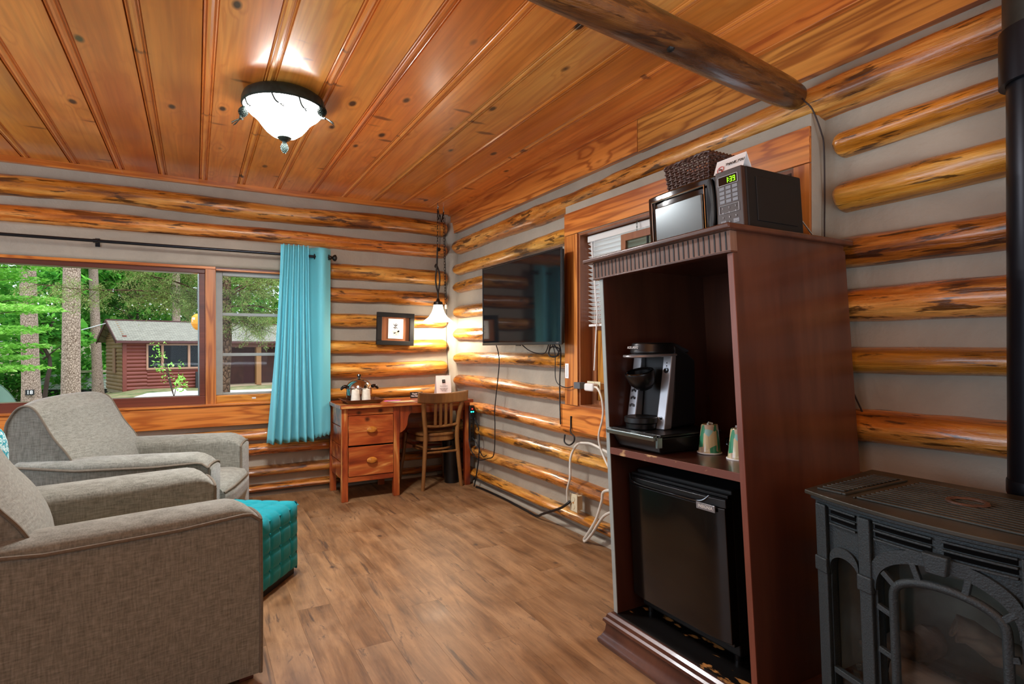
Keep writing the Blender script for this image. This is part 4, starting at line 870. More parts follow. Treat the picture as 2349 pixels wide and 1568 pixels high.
for s in (-1, 1):
    y0 = s*KW-(.042 if s > 0 else 0); y1 = y0+.042
    st = [(.0, 0), (.05, 0), (.06, .08), (.075, .2), (.085, .292), (.055, .292), (.04, .2), (.016, .08)]
    sp_ = part('silver_strip', MB().prism(st, (0, y0, 0), (1, 0, 0), (0, 0, 1), (0, .042, 0)), M['silver'], kg, bev=.005)
    if s < 0:
        part('brew_button', MB().tube([(.044, -KW+.021+.009*math.cos(a), .232+.009*math.sin(a)) for a in [2*PI*i/18 for i in range(18)]], .0022, 6, closed=True).lathe([(0, .003), (.006, .002), (.006, -.004)], (.046, -KW+.021, .232), 14, (-1, 0, 0)), M['gloss_black'], sp_)
        part('power_button', MB().lathe([(0, .003), (.006, .002), (.006, -.004)], (.009, -KW+.021, .045), 14, (-1, 0, 0)), M['gloss_black'], sp_)
        part('indicator', MB().lathe([(0, .002), (.0025, .001), (.0025, -.004)], (.050, -KW+.021, .262), 10, (-1, 0, 0)).lathe([(0, .002), (.0025, .001), (.0025, -.004)], (.048, -KW+.021, .25), 10, (-1, 0, 0)), M['ink'], sp_)
    else:
        mb = MB()
        for z in (.085, .115, .145):
            x = .0155+.028*(z-.08)/.12*1.0
            for q in range(3): mb.obox((x-.0045, KW-.021+(q-1)*.008, z+(.004 if q == 1 else 0)), (.0006, 0, 0), (0, .0022, 0), (.0011, 0, .005))
        part('printed_icons', mb, M['ink'], sp_, smooth=False)
part('column', MB().prism([(.045, .01), (.11, .01), (.11, .25), (.075, .25)], (0, -KW+.042, 0), (1, 0, 0), (0, 0, 1), (0, 2*KW-.084, 0)), M['matte_black'], kg, bev=.01)
def headf(s, t):
    a = PI*s; return V(.085-.09*math.sin(a)*(1-.18*t)-.0+.02*t, .09*math.cos(a)*(1-.05*t), .288+.043*t-.008*math.sin(a)*(1-t))
mb = MB(); mb.grid(headf, 24, 5); nb = len(mb.v)
mb.f.append(tuple(i*6+5 for i in range(25))+()); 
hd = part('brew_head', MB().prism([(.085-.135*math.sin(PI*i/24), .091*math.cos(PI*i/24)) for i in range(25)]+[(.18, -.091), (.18, .091)], (0, 0, .300), (1, 0, 0), (0, 1, 0), (0, 0, .043)).warp(lambda v: (v.x+.012*(v.z-.3)/.043, v.y*(1-.06*(v.z-.3)/.043), v.z-.03*max(0, (v.x-.09)/.09)*(v.z-.3)/.043)), M['black'], kg, bev=.008, seg=3)
part('handle_lip', MB().grid(lambda s, q: V((.085-(.112+.066*q)*math.sin(PI*s)), (.088+.004*q)*math.cos(PI*s), .298-.004*q-.012*math.sin(PI*s)*(1-q)*0-.006*q*math.sin(PI*s)), 32, 3).tube([(.085-.178*math.sin(PI*i/32), .092*math.cos(PI*i/32), .294-.006*math.sin(PI*i/32)) for i in range(33)], .005, 8), M['silver'], kg)
text('lettering', 'KEURIG', .014, (-.0495, .018, .323), (.13, -1, 0), (.25, 0, 1), M['white'], hd)
part('pod_holder', MB().lathe([(.012, .165), (.03, .172), (.05, .195), (.058, .235), (.056, .24), (.045, .232), (.04, .215), (.002, .21)], (-.012, .0, 0), 32, cap=False).warp(lambda v: (v.x-.5*(v.z-.2), v.y, v.z-.012+.30*(v.x+.012))), M['black'], kg)
part('holder_ring', MB().tube([(-.034+.050*math.cos(a), .050*math.sin(a), .226+.013*math.cos(a)) for a in [2*PI*i/28 for i in range(28)]], .004, 8, closed=True), M['gloss_black'], kg)
part('drip_tray', MB().lathe([(.03, 0), (.058, .004), (.06, .022), (.066, .028), (.066, .046), (.06, .05), (.04, .046), (.002, .046)], (-.022, 0, 0), 36, cap=False), M['black'], kg)
# paper cups
def pcup(x, y, lab):
    t = thing('paper_cup', lab, 'cup', (x, y, .797), group='wrapped paper cups beside the coffee maker')
    part('cup', MB().lathe([(.0445, .800), (.0415, .806), (.040, .81), (.0305, .905), (.0285, .909), (.001, .907)], (x, y, 0), 36), M['cup'], t)
    part('rim', MB().tube([(x+.0425*math.cos(a), y+.0425*math.sin(a), .8025) for a in [2*PI*i/36 for i in range(36)]], .0032, 8, closed=True), M['white'], t)
    part('wrap_twist', MB().tube([(x-.01, y, .909), (x, y+.004, .914), (x+.012, y-.004, .91)], .004, 6), M['wrap'], t)
cpn = NT('printed cup'); cpn.setp(.25, 0, .6); cc = cpn.coord()
vo = cpn.n('ShaderNodeTexVoronoi', feature='F1'); vo.inputs['Scale'].default_value = 34; cpn.l(cpn.mapping(cc, (1, 1, .55), (0, 0, 0), (.5, 0, 0)), vo.inputs['Vector'])
wn = cpn.n('ShaderNodeTexWhiteNoise'); cpn.l(vo.outputs['Position'], wn.inputs['Vector'])
cpn.l(cpn.ramp(wn.outputs['Value'], [(0, '#3f8f68'), (.2, '#8fc0b8'), (.35, '#d6c9a4'), (.5, '#b8a48c'), (.62, '#2f7a58'), (.72, '#c9b98a'), (.85, '#a8c4c0'), (.95, '#7a9a58')], 'CONSTANT'), cpn.b.inputs['Base Color']); M['cup'] = cpn.m
M['wrap'] = simple('clear wrap', '#d8e4e2', .15, 0, .5)
pcup(1.70, 1.512, 'upturned green patterned paper cup standing left of the other, beside the pod drawer')
pcup(1.695, 1.372, 'upturned patterned paper cup half hidden by the right panel of the cabinet')
mg = thing('black_mug', 'small black mug behind the two paper cups', 'mug', (1.80, 1.44, .799))
part('body', MB().lathe([(.03, .80), (.036, .81), (.036, .87), (.034, .872), (.03, .81), (.001, .81)], (1.80, 1.44, 0), 24, cap=False), M['gloss_black'], mg)
part('handle', MB().tube(smoothpath([(1.78, 1.47, .855), (1.775, 1.49, .85), (1.775, 1.495, .83), (1.78, 1.475, .815)]), .005, 8), M['gloss_black'], mg)
pk = thing('packet_box', 'white packet box with green print behind the paper cups', 'box', (1.93, 1.5, .8))
part('carton', MB().box(1.90, 1.98, 1.40, 1.56, .8, .885), M['paper'], pk, bev=.002)
part('print', MB().box(1.8985, 1.9, 1.43, 1.5, .84, .87), simple('lime print', '#a9b84a', .5), pk)
# microwave and what stands on it
mw = thing('microwave', 'black microwave with glossy door and green clock on top of the cabinet', 'microwave', (1.75, 1.5, 1.58))
MY0, MY1, MZ0, MZ1 = 1.166, 1.628, 1.592, 1.806
part('case', sub(MB().box(1.62, 1.915, MY0, MY1, MZ0, MZ1)), M['matte_black'], mw, bev=.006)
part('side_emboss', sub(MB().box(1.665, 1.88, MY0-.003, MY0+.002, MZ0+.03, MZ1-.03)), M['matte_black'], mw, bev=.012, seg=3)
PYD = 1.279
n_ = 20; arcx = lambda s: 1.598+.012*abs(2*s-1)**2.5
dpoly = [(arcx(i/n_), PYD+.003+(MY1-PYD-.003)*i/n_) for i in range(n_+1)]+[(1.625, MY1), (1.625, PYD+.003)]
dr = part('door', sub(MB().prism(dpoly, (0, 0, MZ0), (1, 0, 0), (0, 1, 0), (0, 0, MZ1-MZ0))), M['gloss_black'], mw, bev=.008, seg=3)
dw = part('door_window', sub(MB().box(1.590, 1.601, PYD+.055, MY1-.055, MZ0+.022, MZ1-.055)), simple('mirrored mesh window', '#5c6264', .22, .85, .2, var=.15, scale=300), dr, bev=.008, seg=3)
wr_ = sub(MB().tube([(1.594, y, z) for y, z in [(PYD+.045, MZ0+.014), (PYD+.045, MZ1-.03), (MY1-.04, MZ1-.03), (MY1-.04, MZ0+.014)]], .005, 8, closed=True)); part('window_rim', wr_, M['chrome'], dr)
part('handle_recess', sub(MB().lathe([(.001, 0), (.1, .0), (.098, .006), (.09, .008), (.001, .003)], (0, 0, 0), 28, (-1, 0, 0), cap=False).warp(lambda v: (1.601+v.x, PYD+.022+v.y*.17, (MZ0+MZ1)/2+v.z*.98))), M['matte_black'], dr)
cpm = wood('dark brushed control panel', '#20110d', '#2e1a14', '#3a241c', 2, 20, .05, 4, rough=.35, coat=.3, ringamt=.1, bump=0)
cpan = part('control_panel', sub(MB().box(1.601, 1.622, MY0+.004, PYD, MZ0, MZ1)), cpm, mw, bev=.003)
py0, py1 = MY0+.02, PYD-.012; pw = py1-py0
def fr(y0, y1, z0, z1, w, mat, name, x=1.5995):
    mb = MB()
    mb.box(x-.001, x+.001, y0, y1, z1-w, z1); mb.box(x-.001, x+.001, y0, y1, z0, z0+w); mb.box(x-.001, x+.001, y0, y0+w, z0, z1); mb.box(x-.001, x+.001, y1-w, y1, z0, z1)
    return part(name, sub(mb), mat, cpan, smooth=False)
fr(py0, py1, MZ1-.052, MZ1-.02, .0012, M['blank'], 'display_border')
part('display', sub(MB().box(1.5995, 1.601, py0+.002, py1-.002, MZ1-.05, MZ1-.022)), M['gloss_black'], cpan)
SEG = {'1': 'bc', '3': 'abgcd', '9': 'abgcdf'}
def digit(ch, yl, zb, h):
    w = h*.5; t_ = h*.12; mb = MB(); X = 1.5985
    rects = {'a': (0, w, h-t_, h), 'd': (0, w, 0, t_), 'g': (0, w, h/2-t_/2, h/2+t_/2), 'b': (w-t_, w, h/2, h), 'c': (w-t_, w, 0, h/2), 'f': (0, t_, h/2, h), 'e': (0, t_, 0, h/2)}
    for s_ in SEG[ch]:
        a, b_, c, d_ = rects[s_]; mb.box(X, X+.001, yl-b_, yl-a, zb+c, zb+d_)
    return mb
zb = MZ1-.0455; hh = .0185
mb = MB()
for ch_, yl in (('1', py0+.049), ('3', py0+.032), ('9', py0+.0185)):
    q = digit(ch_, yl, zb, hh); mb.add(q.v, q.f)
for z in (zb+.005, zb+.012): mb.box(1.5985, 1.5995, py0+.035, py0+.0375, z, z+.0025)
part('clock_digits', sub(mb), M['digit'], cpan, smooth=False)
for r_ in range(4):
    for c_ in range(3):
        z = MZ1-.068-r_*.0155; y = py1-.003-c_*(pw/3)
        part('key', sub(MB().box(1.5998, 1.601, y-pw/3+.006, y, z, z+.0115)), M['keys'], cpan, bev=.001)
names = ['1', '2', '3', '4', '5', '6', '7', '8', '9', 'STOP', '0', 'START']
fr(py0, py1, MZ1-.150, MZ1-.122, .0008, M['blank'], 'key_outline')
for i, s_ in enumerate(names):
    r_, c_ = divmod(i, 3); y = py1-.014-c_*(pw-.028)/2; z = MZ1-.132-r_*.0165
    w = cw((1.5992, y, z)); text('key_number', s_, .0085 if len(s_) == 1 else .0065, w, (0, -1, .02), (0, .065, 1), M['blank'], cpan)
for k in (9, 11):
    c_ = k % 3; y = py1-.014-c_*(pw-.028)/2; z = MZ1-.1815; part('key', sub(MB().box(1.6, 1.601, y-.012, y+.012, z-.007, z+.007)), M['keys'], cpan, bev=.001)
part('rear_rod', sub(MB().tube([(1.93, MY0+.01, 1.60), (1.945, MY0-.02, 1.584), (1.93, MY0+.02, 1.66)], .003, 6)), M['steel'], mw)
# basket of woven wicker
bk = thing('wicker_basket', 'dark brown woven wicker basket on top of the microwave', 'basket', (1.78, 1.6, MZ1))
wk = simple('dark wicker', '#4c2e20', .5, 0, .2, var=.35, scale=60)
BZ0, BH = 1.806, .135
def bpt(s, z):      # walk round the rectangle, flaring with height
    fl_ = 1+.13*z/BH; hx, hy = .072*fl_, .100*fl_; P4 = [(-hx, -hy), (hx, -hy), (hx, hy), (-hx, hy)]
    s = (s % 1)*4; i = int(s); a, b_ = P4[i % 4], P4[(i+1) % 4]; tt = s-i
    return V(1.785+a[0]+(b_[0]-a[0])*tt, 1.505+a[1]+(b_[1]-a[1])*tt, BZ0+z)
NS = 36
def outn(s):
    i = int((s % 1)*4) % 4; return [V(0, -1, 0), V(1, 0, 0), V(0, 1, 0), V(-1, 0, 0)][i]
mb = MB()
for rr in range(14):
    z = .006+rr*.0093; pts = []
    for i in range(NS*4):
        s = i/(NS*4)+1e-4; pts.append(bpt(s, z)+outn(s)*.0042*math.sin(2*PI*(s-1e-4)*NS/2+rr*PI+PI/2))
    mb.tube([cw(p) for p in pts], .0040, 6, closed=True)
part('weave', mb, wk, bk)
mb = MB()
for i in range(NS):
    s = i/NS+1e-4; mb.tube([cw(bpt(s, 0)), cw(bpt(s, BH))], .003, 6)
part('stakes', mb, wk, bk)
mb = MB()
for ph in (0, PI): mb.tube([cw(bpt(i/120, BH)+outn(i/120+1e-4)*.004*math.cos(i*.9+ph)+V(0, 0, .005*math.sin(i*.9+ph))) for i in range(120)], .0055, 6, closed=True)
part('rim', mb, wk, bk)
part('base', MB().box(1.713, 1.857, 1.405, 1.605, BZ0, BZ0+.006).warp(cw), wk, bk)
tcd = thing('no_smoking_card', 'folded white card reading THANK YOU beside the wicker basket', 'card', (1.66, 1.27, 1.806))
def cdp(y, z, x): return cw((x, y, z))
a0, a1, zt = 1.187, 1.312, 1.866
mb = MB(); mb.quad(cdp(a1, 1.807, 1.63), cdp(a0, 1.807, 1.63), cdp(a0, zt, 1.655), cdp(a1, zt, 1.655)); mb.quad(cdp(a1, zt, 1.655), cdp(a0, zt, 1.655), cdp(a0, 1.807, 1.68), cdp(a1, 1.807, 1.68))
cdo = part('card', mb, M['paper'], tcd, smooth=False); sm = cdo.modifiers.new('t', 'SOLIDIFY'); sm.thickness = .0012
upv = V(.025, 0, .06).normalized()
pT = cw((1.6395, 1.222, 1.838)); text('lettering', 'THANK YOU', .0135, pT+V(-.0025, 0, 0), (0, -1, .02), upv, M['ink'], tcd, bold=.0002)
cN = cw((1.6375, 1.283, 1.8265))+V(-.0022, 0, 0); e1 = V(0, -1, .02).normalized()
mb = MB(); mb.tube([cN+e1*.013*math.cos(a)+upv*.013*math.sin(a) for a in [2*PI*i/24 for i in range(24)]], .0012, 6, closed=True); mb.tube([cN+(e1*-.009+upv*.009), cN+(e1*.009-upv*.009)], .0012, 6)
part('ban_symbol', mb, M['red'], tcd)
part('cigarette_mark', MB().tube([cN-e1*.007, cN+e1*.007], .0014, 6), M['ink'], tcd)
# ================================================================== cast iron stove
sv = thing('gas_stove', 'grey cast iron gas stove with arched glass door at the right', 'stove', (1.68, .65, 0))
SY = .65
def xf(y): return 1.457+.05*((y-SY)/.3)**2
def sw(v): return V(v[0], v[1]+.036*(v[2]-.8), v[2])
def sp(mb): return mb.warp(sw)
def plate_(poly, d0, d1, mb=None):
    mb = mb or MB()
    if len(poly) == 4 and poly[0][1] == poly[1][1] and poly[2][1] == poly[3][1]:
        k = max(1, int(abs(poly[1][0]-poly[0][0])/.012)); L = lambda a, b: [(a[0]+(b[0]-a[0])*i/k, a[1]+(b[1]-a[1])*i/k) for i in range(k+1)]
        return strip(L(poly[0], poly[1]), L(poly[3], poly[2]), d0, d1, mb)
    n = len(poly); b = [V(xf(y)+d1, y, z) for y, z in poly]; a = [V(xf(y)+d0, y, z) for y, z in poly]
    return mb.add(a+b, [tuple(range(n-1, -1, -1)), tuple(range(n, 2*n))]+[(i, (i+1) % n, n+(i+1) % n, n+i) for i in range(n)])
def strip(lo, hi, d0, d1, mb=None):     # two matching polylines -> slab with thickness
    mb = mb or MB(); n = len(lo)
    row = lambda pl, d: [V(xf(y)+d, y, z) for y, z in pl]
    vs = row(lo, d0)+row(hi, d0)+row(hi, d1)+row(lo, d1); fs = []
    for i in range(n-1):
        for a, b in ((0, 1), (1, 2), (2, 3), (3, 0)): fs.append((a*n+i, a*n+i+1, b*n+i+1, b*n+i))
    fs += [(0, n, 2*n, 3*n), (4*n-1, 3*n-1, 2*n-1, n-1)]
    return mb.add(vs, fs)
def archline(y0, y1, zs, za, n=20): return [((y0+y1)/2-(y1-y0)/2*math.cos(PI*i/n), zs+(za-zs)*math.sin(PI*i/n)**.8) for i in range(n+1)]
def mir(poly): return [(2*SY-y, z) for y, z in poly]
iron = M['iron']
M['slot_shade'] = simple('soot black', '#050505', .9, 0, 0, .1)
# shell
part('firebox', sp(MB().box(1.88, 1.9, .34, .96, .1, .775).box(1.53, 1.9, .335, .35, .1, .775).box(1.53, 1.9, .95, .965, .1, .775).box(1.5, 1.9, .34, .96, .08, .1).box(1.55, 1.9, .34, .96, .70, .715)), simple('sooty firebox', '#77746a', .8, var=.3, scale=8), sv)
mb = MB()
al = archline(.836, .925, .60, .645); strip(al, [(y, .775) for y, z in al], 0, .03, mb); plate_([(.80, .08), (.836, .08), (.836, .775), (.80, .775)], 0, .03, mb); plate_([(.925, .08), (.965, .08), (.965, .775), (.925, .775)], 0, .03, mb)
ar = mir(al); strip(ar, [(y, .775) for y, z in ar], 0, .03, mb)
for y0, y1 in ((.80, .836), (.925, .965)): plate_(mir([(y0, .08), (y1, .08), (y1, .775), (y0, .775)]), 0, .03, mb)
am = archline(.51, .79, .60, .70, 32); strip(am, [(y, .775) for y, z in am], 0, .03, mb)
plate_([(.50, .08), (.51, .08), (.51, .775), (.50, .775)], 0, .03, mb); plate_([(.79, .08), (.80, .08), (.80, .775), (.79, .775)], 0, .03, mb)
for y0, y1 in ((.836, .925), (.51, .79), (.375, .464)): plate_([(y0, .08), (y1, .08), (y1, .26), (y0, .26)], 0, .03, mb)
part('front_casting', sp(mb), iron, sv, ang=30)
for y0, y1 in ((.93, .966), (.798, .832), (.468, .502), (.334, .37)):
    p_ = part('pilaster', sp(plate_([(y0, .06), (y1, .06), (y1, .77), (y0, .77)], -.014, .002)), iron, sv, bev=.004)
    part('band', sp(plate_([(y0-.003, .588), (y1+.003, .588), (y1+.003, .628), (y0-.003, .628)], -.02, .0)), iron, p_, bev=.004)
hi = [(y+(y-SY)*.10, z+.030) for y, z in am]
for q in (al, ar): part('arch_moulding', sp(strip(q, [(y, z+.026) for y, z in q], -.008, .002)), iron, sv, ang=50)
mb = strip(am, hi, -.009, .002)
part('arch_moulding', sp(mb), iron, sv, ang=50)
part('keystone', sp(plate_([(.628, .69), (.668, .69), (.676, .735), (.622, .735)], -.022, 0)), iron, sv, bev=.004)
mb = MB(); mo = MB()
for y0, y1 in ((.842, .92), (.38, .458), (.661, .79), (.51, .638)):
    for z in (.757, .738):
        plate_([(y0, z-.006), (y1, z-.006), (y1, z+.005), (y0, z+.005)], -.0015, .004, mb)
        plate_([(y0-.002, z+.0055), (y1+.002, z+.0055), (y1+.002, z+.011), (y0-.002, z+.011)], -.009, .0, mo)
    plate_([(y0-.002, .722), (y1+.002, .722), (y1+.002, .728), (y0-.002, .728)], -.009, .0, mo)
vs_ = part('vent_slots', sp(mb), M['slot_shade'], sv, smooth=False); part('vent_bars', sp(mo), iron, sv, bev=.002)  # flat black plates painted as the shade inside the slot openings
sg_ = NT('stove glass reflection haze'); tr_ = sg_.n('ShaderNodeBsdfTransparent'); tr_.inputs[0].default_value = (.93, .95, .94, 1); gl_ = sg_.n('ShaderNodeBsdfGlossy'); gl_.inputs['Roughness'].default_value = .12
df_ = sg_.n('ShaderNodeBsdfDiffuse'); df_.inputs[0].default_value = hexc('#59625f'); m1 = sg_.n('ShaderNodeMixShader'); m1.inputs[0].default_value = .018; m2 = sg_.n('ShaderNodeMixShader')
sg_.l(sg_.math('MULTIPLY', sg_.ramp(sg_.noise(sg_.coord(), 5, 3), [(.4, .0), (.65, 1.)]), .10), m2.inputs[0])  # patchy grey haze painted into the pane for its milky reflection
sg_.l(tr_.outputs[0], m1.inputs[1]); sg_.l(gl_.outputs[0], m1.inputs[2]); sg_.l(m1.outputs[0], m2.inputs[1]); sg_.l(df_.outputs[0], m2.inputs[2]); sg_.l(m2.outputs[0], sg_.out.inputs['Surface']); sg_.t.nodes.remove(sg_.b)
for poly in (am, al, ar):
    q = [(poly[0][0], .26)]+list(poly)+[(poly[-1][0], .26)]
    mb = MB(); lo = [(y, .26) for y, z in poly]; strip(lo, poly, .024, .026, mb); part('glass_pane', sp(mb), sg_.m, sv, smooth=False)
# arched door bars
da = archline(.531, .749, .60, .66, 24)
path = [(.749, .25), (.749, .42), (.749, .55)]+[p for p in reversed(da)]+[(.531, .55), (.531, .42), (.531, .25)]
dg_ = part('door_arch', sp(MB().tube([(xf(y)-.004, y, z) for y, z in path], .010, 10)), iron, sv)
for (ya, za), (yb, zb2) in (((.742, .628), (.772, .652)), ((.688, .656), (.702, .697)), ((.60, .657), (.592, .697)), ((.54, .628), (.515, .652)), ((.749, .555), (.788, .565)), ((.749, .455), (.788, .462)), ((.749, .35), (.788, .355)), ((.531, .555), (.512, .56)), ((.531, .455), (.512, .46))):
    part('door_bar', sp(MB().bar((xf(ya)-.004, ya, za), (xf(yb)-.004, yb, zb2), .014, .012, up=(1, 0, 0))), iron, dg_, bev=.002)
cbp = [(.836, .33), (.925, .33), (.925, .345), (.836, .345)]
for q in (cbp, mir(cbp)): part('cross_bar', sp(plate_(q, -.006, .01)), iron, sv, bev=.002)
# gas logs on an ember bed
gw = wood('ceramic log bark', '#3a2e28', '#6e5a4c', '#94826e', 1, 9, .2, 5, rough=.85, coat=0, ringamt=.4, bump=.4); ge = simple('log end grain', '#b88a54', .8, var=.3, scale=40)
def glog(a, b, r_):
    L = part('ceramic_log', sp(MB().tube([Vector(a)+(Vector(b)-Vector(a))*i/8+V(0, 0, .006*math.sin(i*2.1)) for i in range(9)], [r_*(1+.08*math.sin(i*1.7)) for i in range(9)], 14)), gw, sv)
    d = (Vector(b)-Vector(a)).normalized(); part('log_end', sp(MB().lathe([(0, 0), (r_*.92, 0), (r_*.9, -.004)], Vector(b)+d*.003, 14, d)), ge if a[0] == 1.75 else gw, L); return L
glog((1.62, .38, .34), (1.60, .82, .35), .042); glog((1.76, .52, .40), (1.66, .71, .50), .032); glog((1.75, .80, .40), (1.585, .875, .375), .04); glog((1.74, .42, .36), (1.68, .56, .37), .034)
mb = MB()
for i in range(160):
    c_ = V(rnd.uniform(1.56, 1.8), rnd.uniform(.37, .93), .30); s_ = rnd.uniform(.008, .02); mb.lathe([(0, -s_*.6), (s_, 0), (0, s_*.6)], c_+V(0, 0, s_*.3), 6, (rnd.uniform(-1, 1), rnd.uniform(-1, 1), 1), cap=False)
em = part('embers', mb, simple('grey embers', '#4a4a46', .8, var=.5, scale=50), sv); em['kind'] = 'stuff'
part('ember_bed', MB().box(1.54, 1.88, .36, .94, .26, .30), gw, sv)
# top
def topoly(d):
    pts = []
    for i in range(25):
        y = .305-d+(.69+2*d)*i/24; pts.append((1.435-d+.062*((y-SY)/.345)**2, y))
    return pts+[(1.925+d*.4, 1.045+d), (1.925+d*.4, .255-d)]
mb = MB()
mb.prism(topoly(0), (0, 0, .788), (1, 0, 0), (0, 1, 0), (0, 0, .012))
tp = part('top_plate', sp(mb), M['iron_top'], sv, bev=.003)
mb = MB().prism(topoly(-.012), (0, 0, .776), (1, 0, 0), (0, 1, 0), (0, 0, .012)); part('top_moulding', sp(mb), iron, sv, bev=.004)
mb = MB().prism(topoly(-.022), (0, 0, .764), (1, 0, 0), (0, 1, 0), (0, 0, .012)); part('top_moulding', sp(mb), iron, sv, bev=.003)
mb = MB(); mb.box(1.525, 1.535, .905, .975, .80, .806); mb.box(1.83, 1.84, .905, .99, .80, .806); mb.box(1.525, 1.84, .895, .905, .80, .806)
for k in range(13): x = 1.55+k*.0215; mb.box(x, x+.011, .912, .975+.012*k/13, .80, .807)
part('side_grate', sp(mb), M['iron_top'], tp, bev=.0015)
mb = MB(); mb.box(1.515, 1.85, .43, .435, .80, .804); mb.box(1.515, 1.85, .865, .870, .80, .804)
for k in range(15): x = 1.52+k*.0225; mb.box(x, x+.010, .436, .864, .80, .8055)
part('centre_ribs', sp(mb), M['iron_top'], tp, bev=.0015)
part('top_cap', sp(MB().lathe([(.034, .806), (.036, .81), (.044, .81), (.046, .806)], (1.70, .69, 0), 36, cap=False)), simple('rusty ring', '#4a3224', .6, .3, 0, .4, var=.4, scale=40), tp)
for y in (.36, .90):
    for x in (1.53, 1.86): part('leg', sp(MB().lathe([(.022, .0), (.02, .02), (.03, .08)], (x, y, 0), 16)), iron, sv)
part('base_plate', sp(MB().prism(topoly(-.02), (0, 0, .06), (1, 0, 0), (0, 1, 0), (0, 0, .022))), iron, sv, bev=.004)
# ================================================================== armchairs
FB = fabric('woven grey upholstery', '#67685f', '#999b91', 210, .3)
FP = simple('piping cloth', '#6f6759', .85, var=.15, scale=90)
LEGM = simple('stained chair leg', '#5a2a18', .35, 0, .3)
def armchair(loc, rz, lab):
    t = thing('armchair', lab, 'armchair', loc, rz, group='grey club armchairs', local=True)
    W, AW = .88, .185
    def arm(yo, flip):
        def crest(x):      # x from 0 (front) back to -.86
            z = .661-.006*max(0, (-x-.3)/.5)
            if x > -.10: z -= .056*((x+.10)/.10)**2.2
            return z
        def fn(s, q):
            x = -.86+.86*s; zc = crest(x); zs = .604+.016*max(0, 1+x/.25)+.03*max(0, (-x-.6)/.26)-(.03*((x+.05)/.05)**2 if x > -.05 else 0)
            if q < .34: y, z = 0-.006*math.sin(q/.34*PI), .035+(zs-.035)*q/.34
            elif q < .72:
                a = PI*(q-.34)/.38; y = AW/2-(AW/2+.004)*math.cos(a); z = zs-.004+(zc-zs+.004)*math.sin(a)**.75-.012*(q-.34)/.38
            else: y = AW; z = (zs-.016)+(.15-(zs-.016))*(q-.72)/.28
            if flip: y = AW-y
            return V(x, yo+y, z)
        mb = MB(); mb.grid(fn, 30, 46); n = 47
        mb.f.append(tuple(30*n+j for j in range(n))); mb.f.append(tuple(j for j in range(n)))
        o = part('arm', mb, FB, t, ang=50)
        # front panel and piping
        out = [fn(1, q/40) for q in range(41)]
        cen = V(0, yo+AW/2, .36)
        pn = MB(); inner = [cen+(p-cen)*.94+V(.012, 0, 0) for p in out]; m_ = len(out)
        pn.add(out+inner, [(i, i+1, m_+i+1, m_+i) for i in range(m_-1)]+[tuple(m_+i for i in range(m_))]+[(0, m_, 2*m_-1, m_-1)])
        part('front_panel', pn, FB, o, ang=50)
        part('piping', MB().tube([p+V(.003, 0, 0) for p in out], .0065, 8), FP, o)
        part('piping', MB().tube([fn(s/30, .34)+V(0, -.003 if not flip else .003, 0) for s in range(31)], .0065, 8), FP, o)
    arm(0, False); arm(W-AW, True)
    # backrest: side profile swept across, rounded top
    prof = smoothpath([(-.92, .09), (-.93, .5), (-.925, .80), (-.90, .885), (-.865, .93), (-.825, .94), (-.785, .912), (-.745, .84), (-.705, .765), (-.635, .665), (-.59, .55), (-.58, .40)], 5)
    cx = sum(p.x for p in [V(a[0], a[1], 0) for a in prof])/len(prof)
    prof = [(p[0], p[1]) for p in prof]
    c2 = (-.80, .62)
    mb = MB(); NW = 24
    def bf(s, q):
        i = q*(len(prof)-1); k = min(int(i), len(prof)-2); f_ = i-k
        x = prof[k][0]+(prof[k+1][0]-prof[k][0])*f_; z = prof[k][1]+(prof[k+1][1]-prof[k][1])*f_
        y = .045+(W-.09)*s; e = abs(2*s-1)**6
        x += (c2[0]-x)*.06*e; z += (c2[1]-z)*.06*e
        if z > .5: z += .012*(1-(2*s-1)**2)
        if x > -.85 and .45 < z < .9: x += .02*(1-(2*s-1)**4)
        return V(x, y, z)
    nq = len(prof)-1; mb.grid(bf, NW, nq)
    mb.f.append(tuple(range(nq+1))); mb.f.append(tuple(NW*(nq+1)+j for j in range(nq+1)))
    bo = part('backrest', mb, FB, t, ang=55)
    for s in (0, 1): part('piping', MB().tube([bf(s, j/60)+V(0, -.002 if s == 0 else .002, 0) for j in range(6, 61)], .006, 8), FP, bo)
    # seat cushion
    def sf(s, q):
        y = AW-.02+(W-2*AW+.04)*s; e = 1-(2*s-1)**4
        pr = [(-.62, .30), (-.62, .435), (-.3, .455), (-.06, .45), (.015, .435), (.04, .40), (.035, .33), (.015, .26)]
        i = q*(len(pr)-1); k = min(int(i), len(pr)-2); f_ = i-k
        return V(pr[k][0]+(pr[k+1][0]-pr[k][0])*f_+.03*e*(1 if pr[k][0] > -.3 else 0), y, pr[k][1]+(pr[k+1][1]-pr[k][1])*f_+.012*e*(1 if .2 < q < .7 else 0))
    mb = MB(); mb.grid(sf, 20, 28); mb.f.append(tuple(range(29))); mb.f.append(tuple(20*29+j for j in range(29)))
    so = part('seat_cushion', mb, FB, t, ang=60)
    part('piping', MB().tube([sf(s/20, 4.6/7)+V(.004, 0, 0) for s in range(21)], .006, 8), FP, so)
    part('front_rail', MB().box(-.6, .01, AW-.01, W-AW+.01, .07, .30), FB, t, bev=.01)
    part('back_frame', MB().box(-.92, -.58, .03, W-.03, .07, .45), FB, t, bev=.02)
    for x, y in ((-.04, .04), (-.04, W-.09), (-.86, .06), (-.86, W-.11)): part('leg', MB().box(x-.02, x+.03, y, y+.05, 0, .06), LEGM, t, bev=.004)
    return t
armchair((.2, 2.23, 0), math.radians(10.5), 'grey woven armchair nearest the camera, its outer arm filling the lower left')
armchair((.057, 3.33, 0), math.radians(-16), 'grey woven armchair in front of the picture window, farther from the camera')
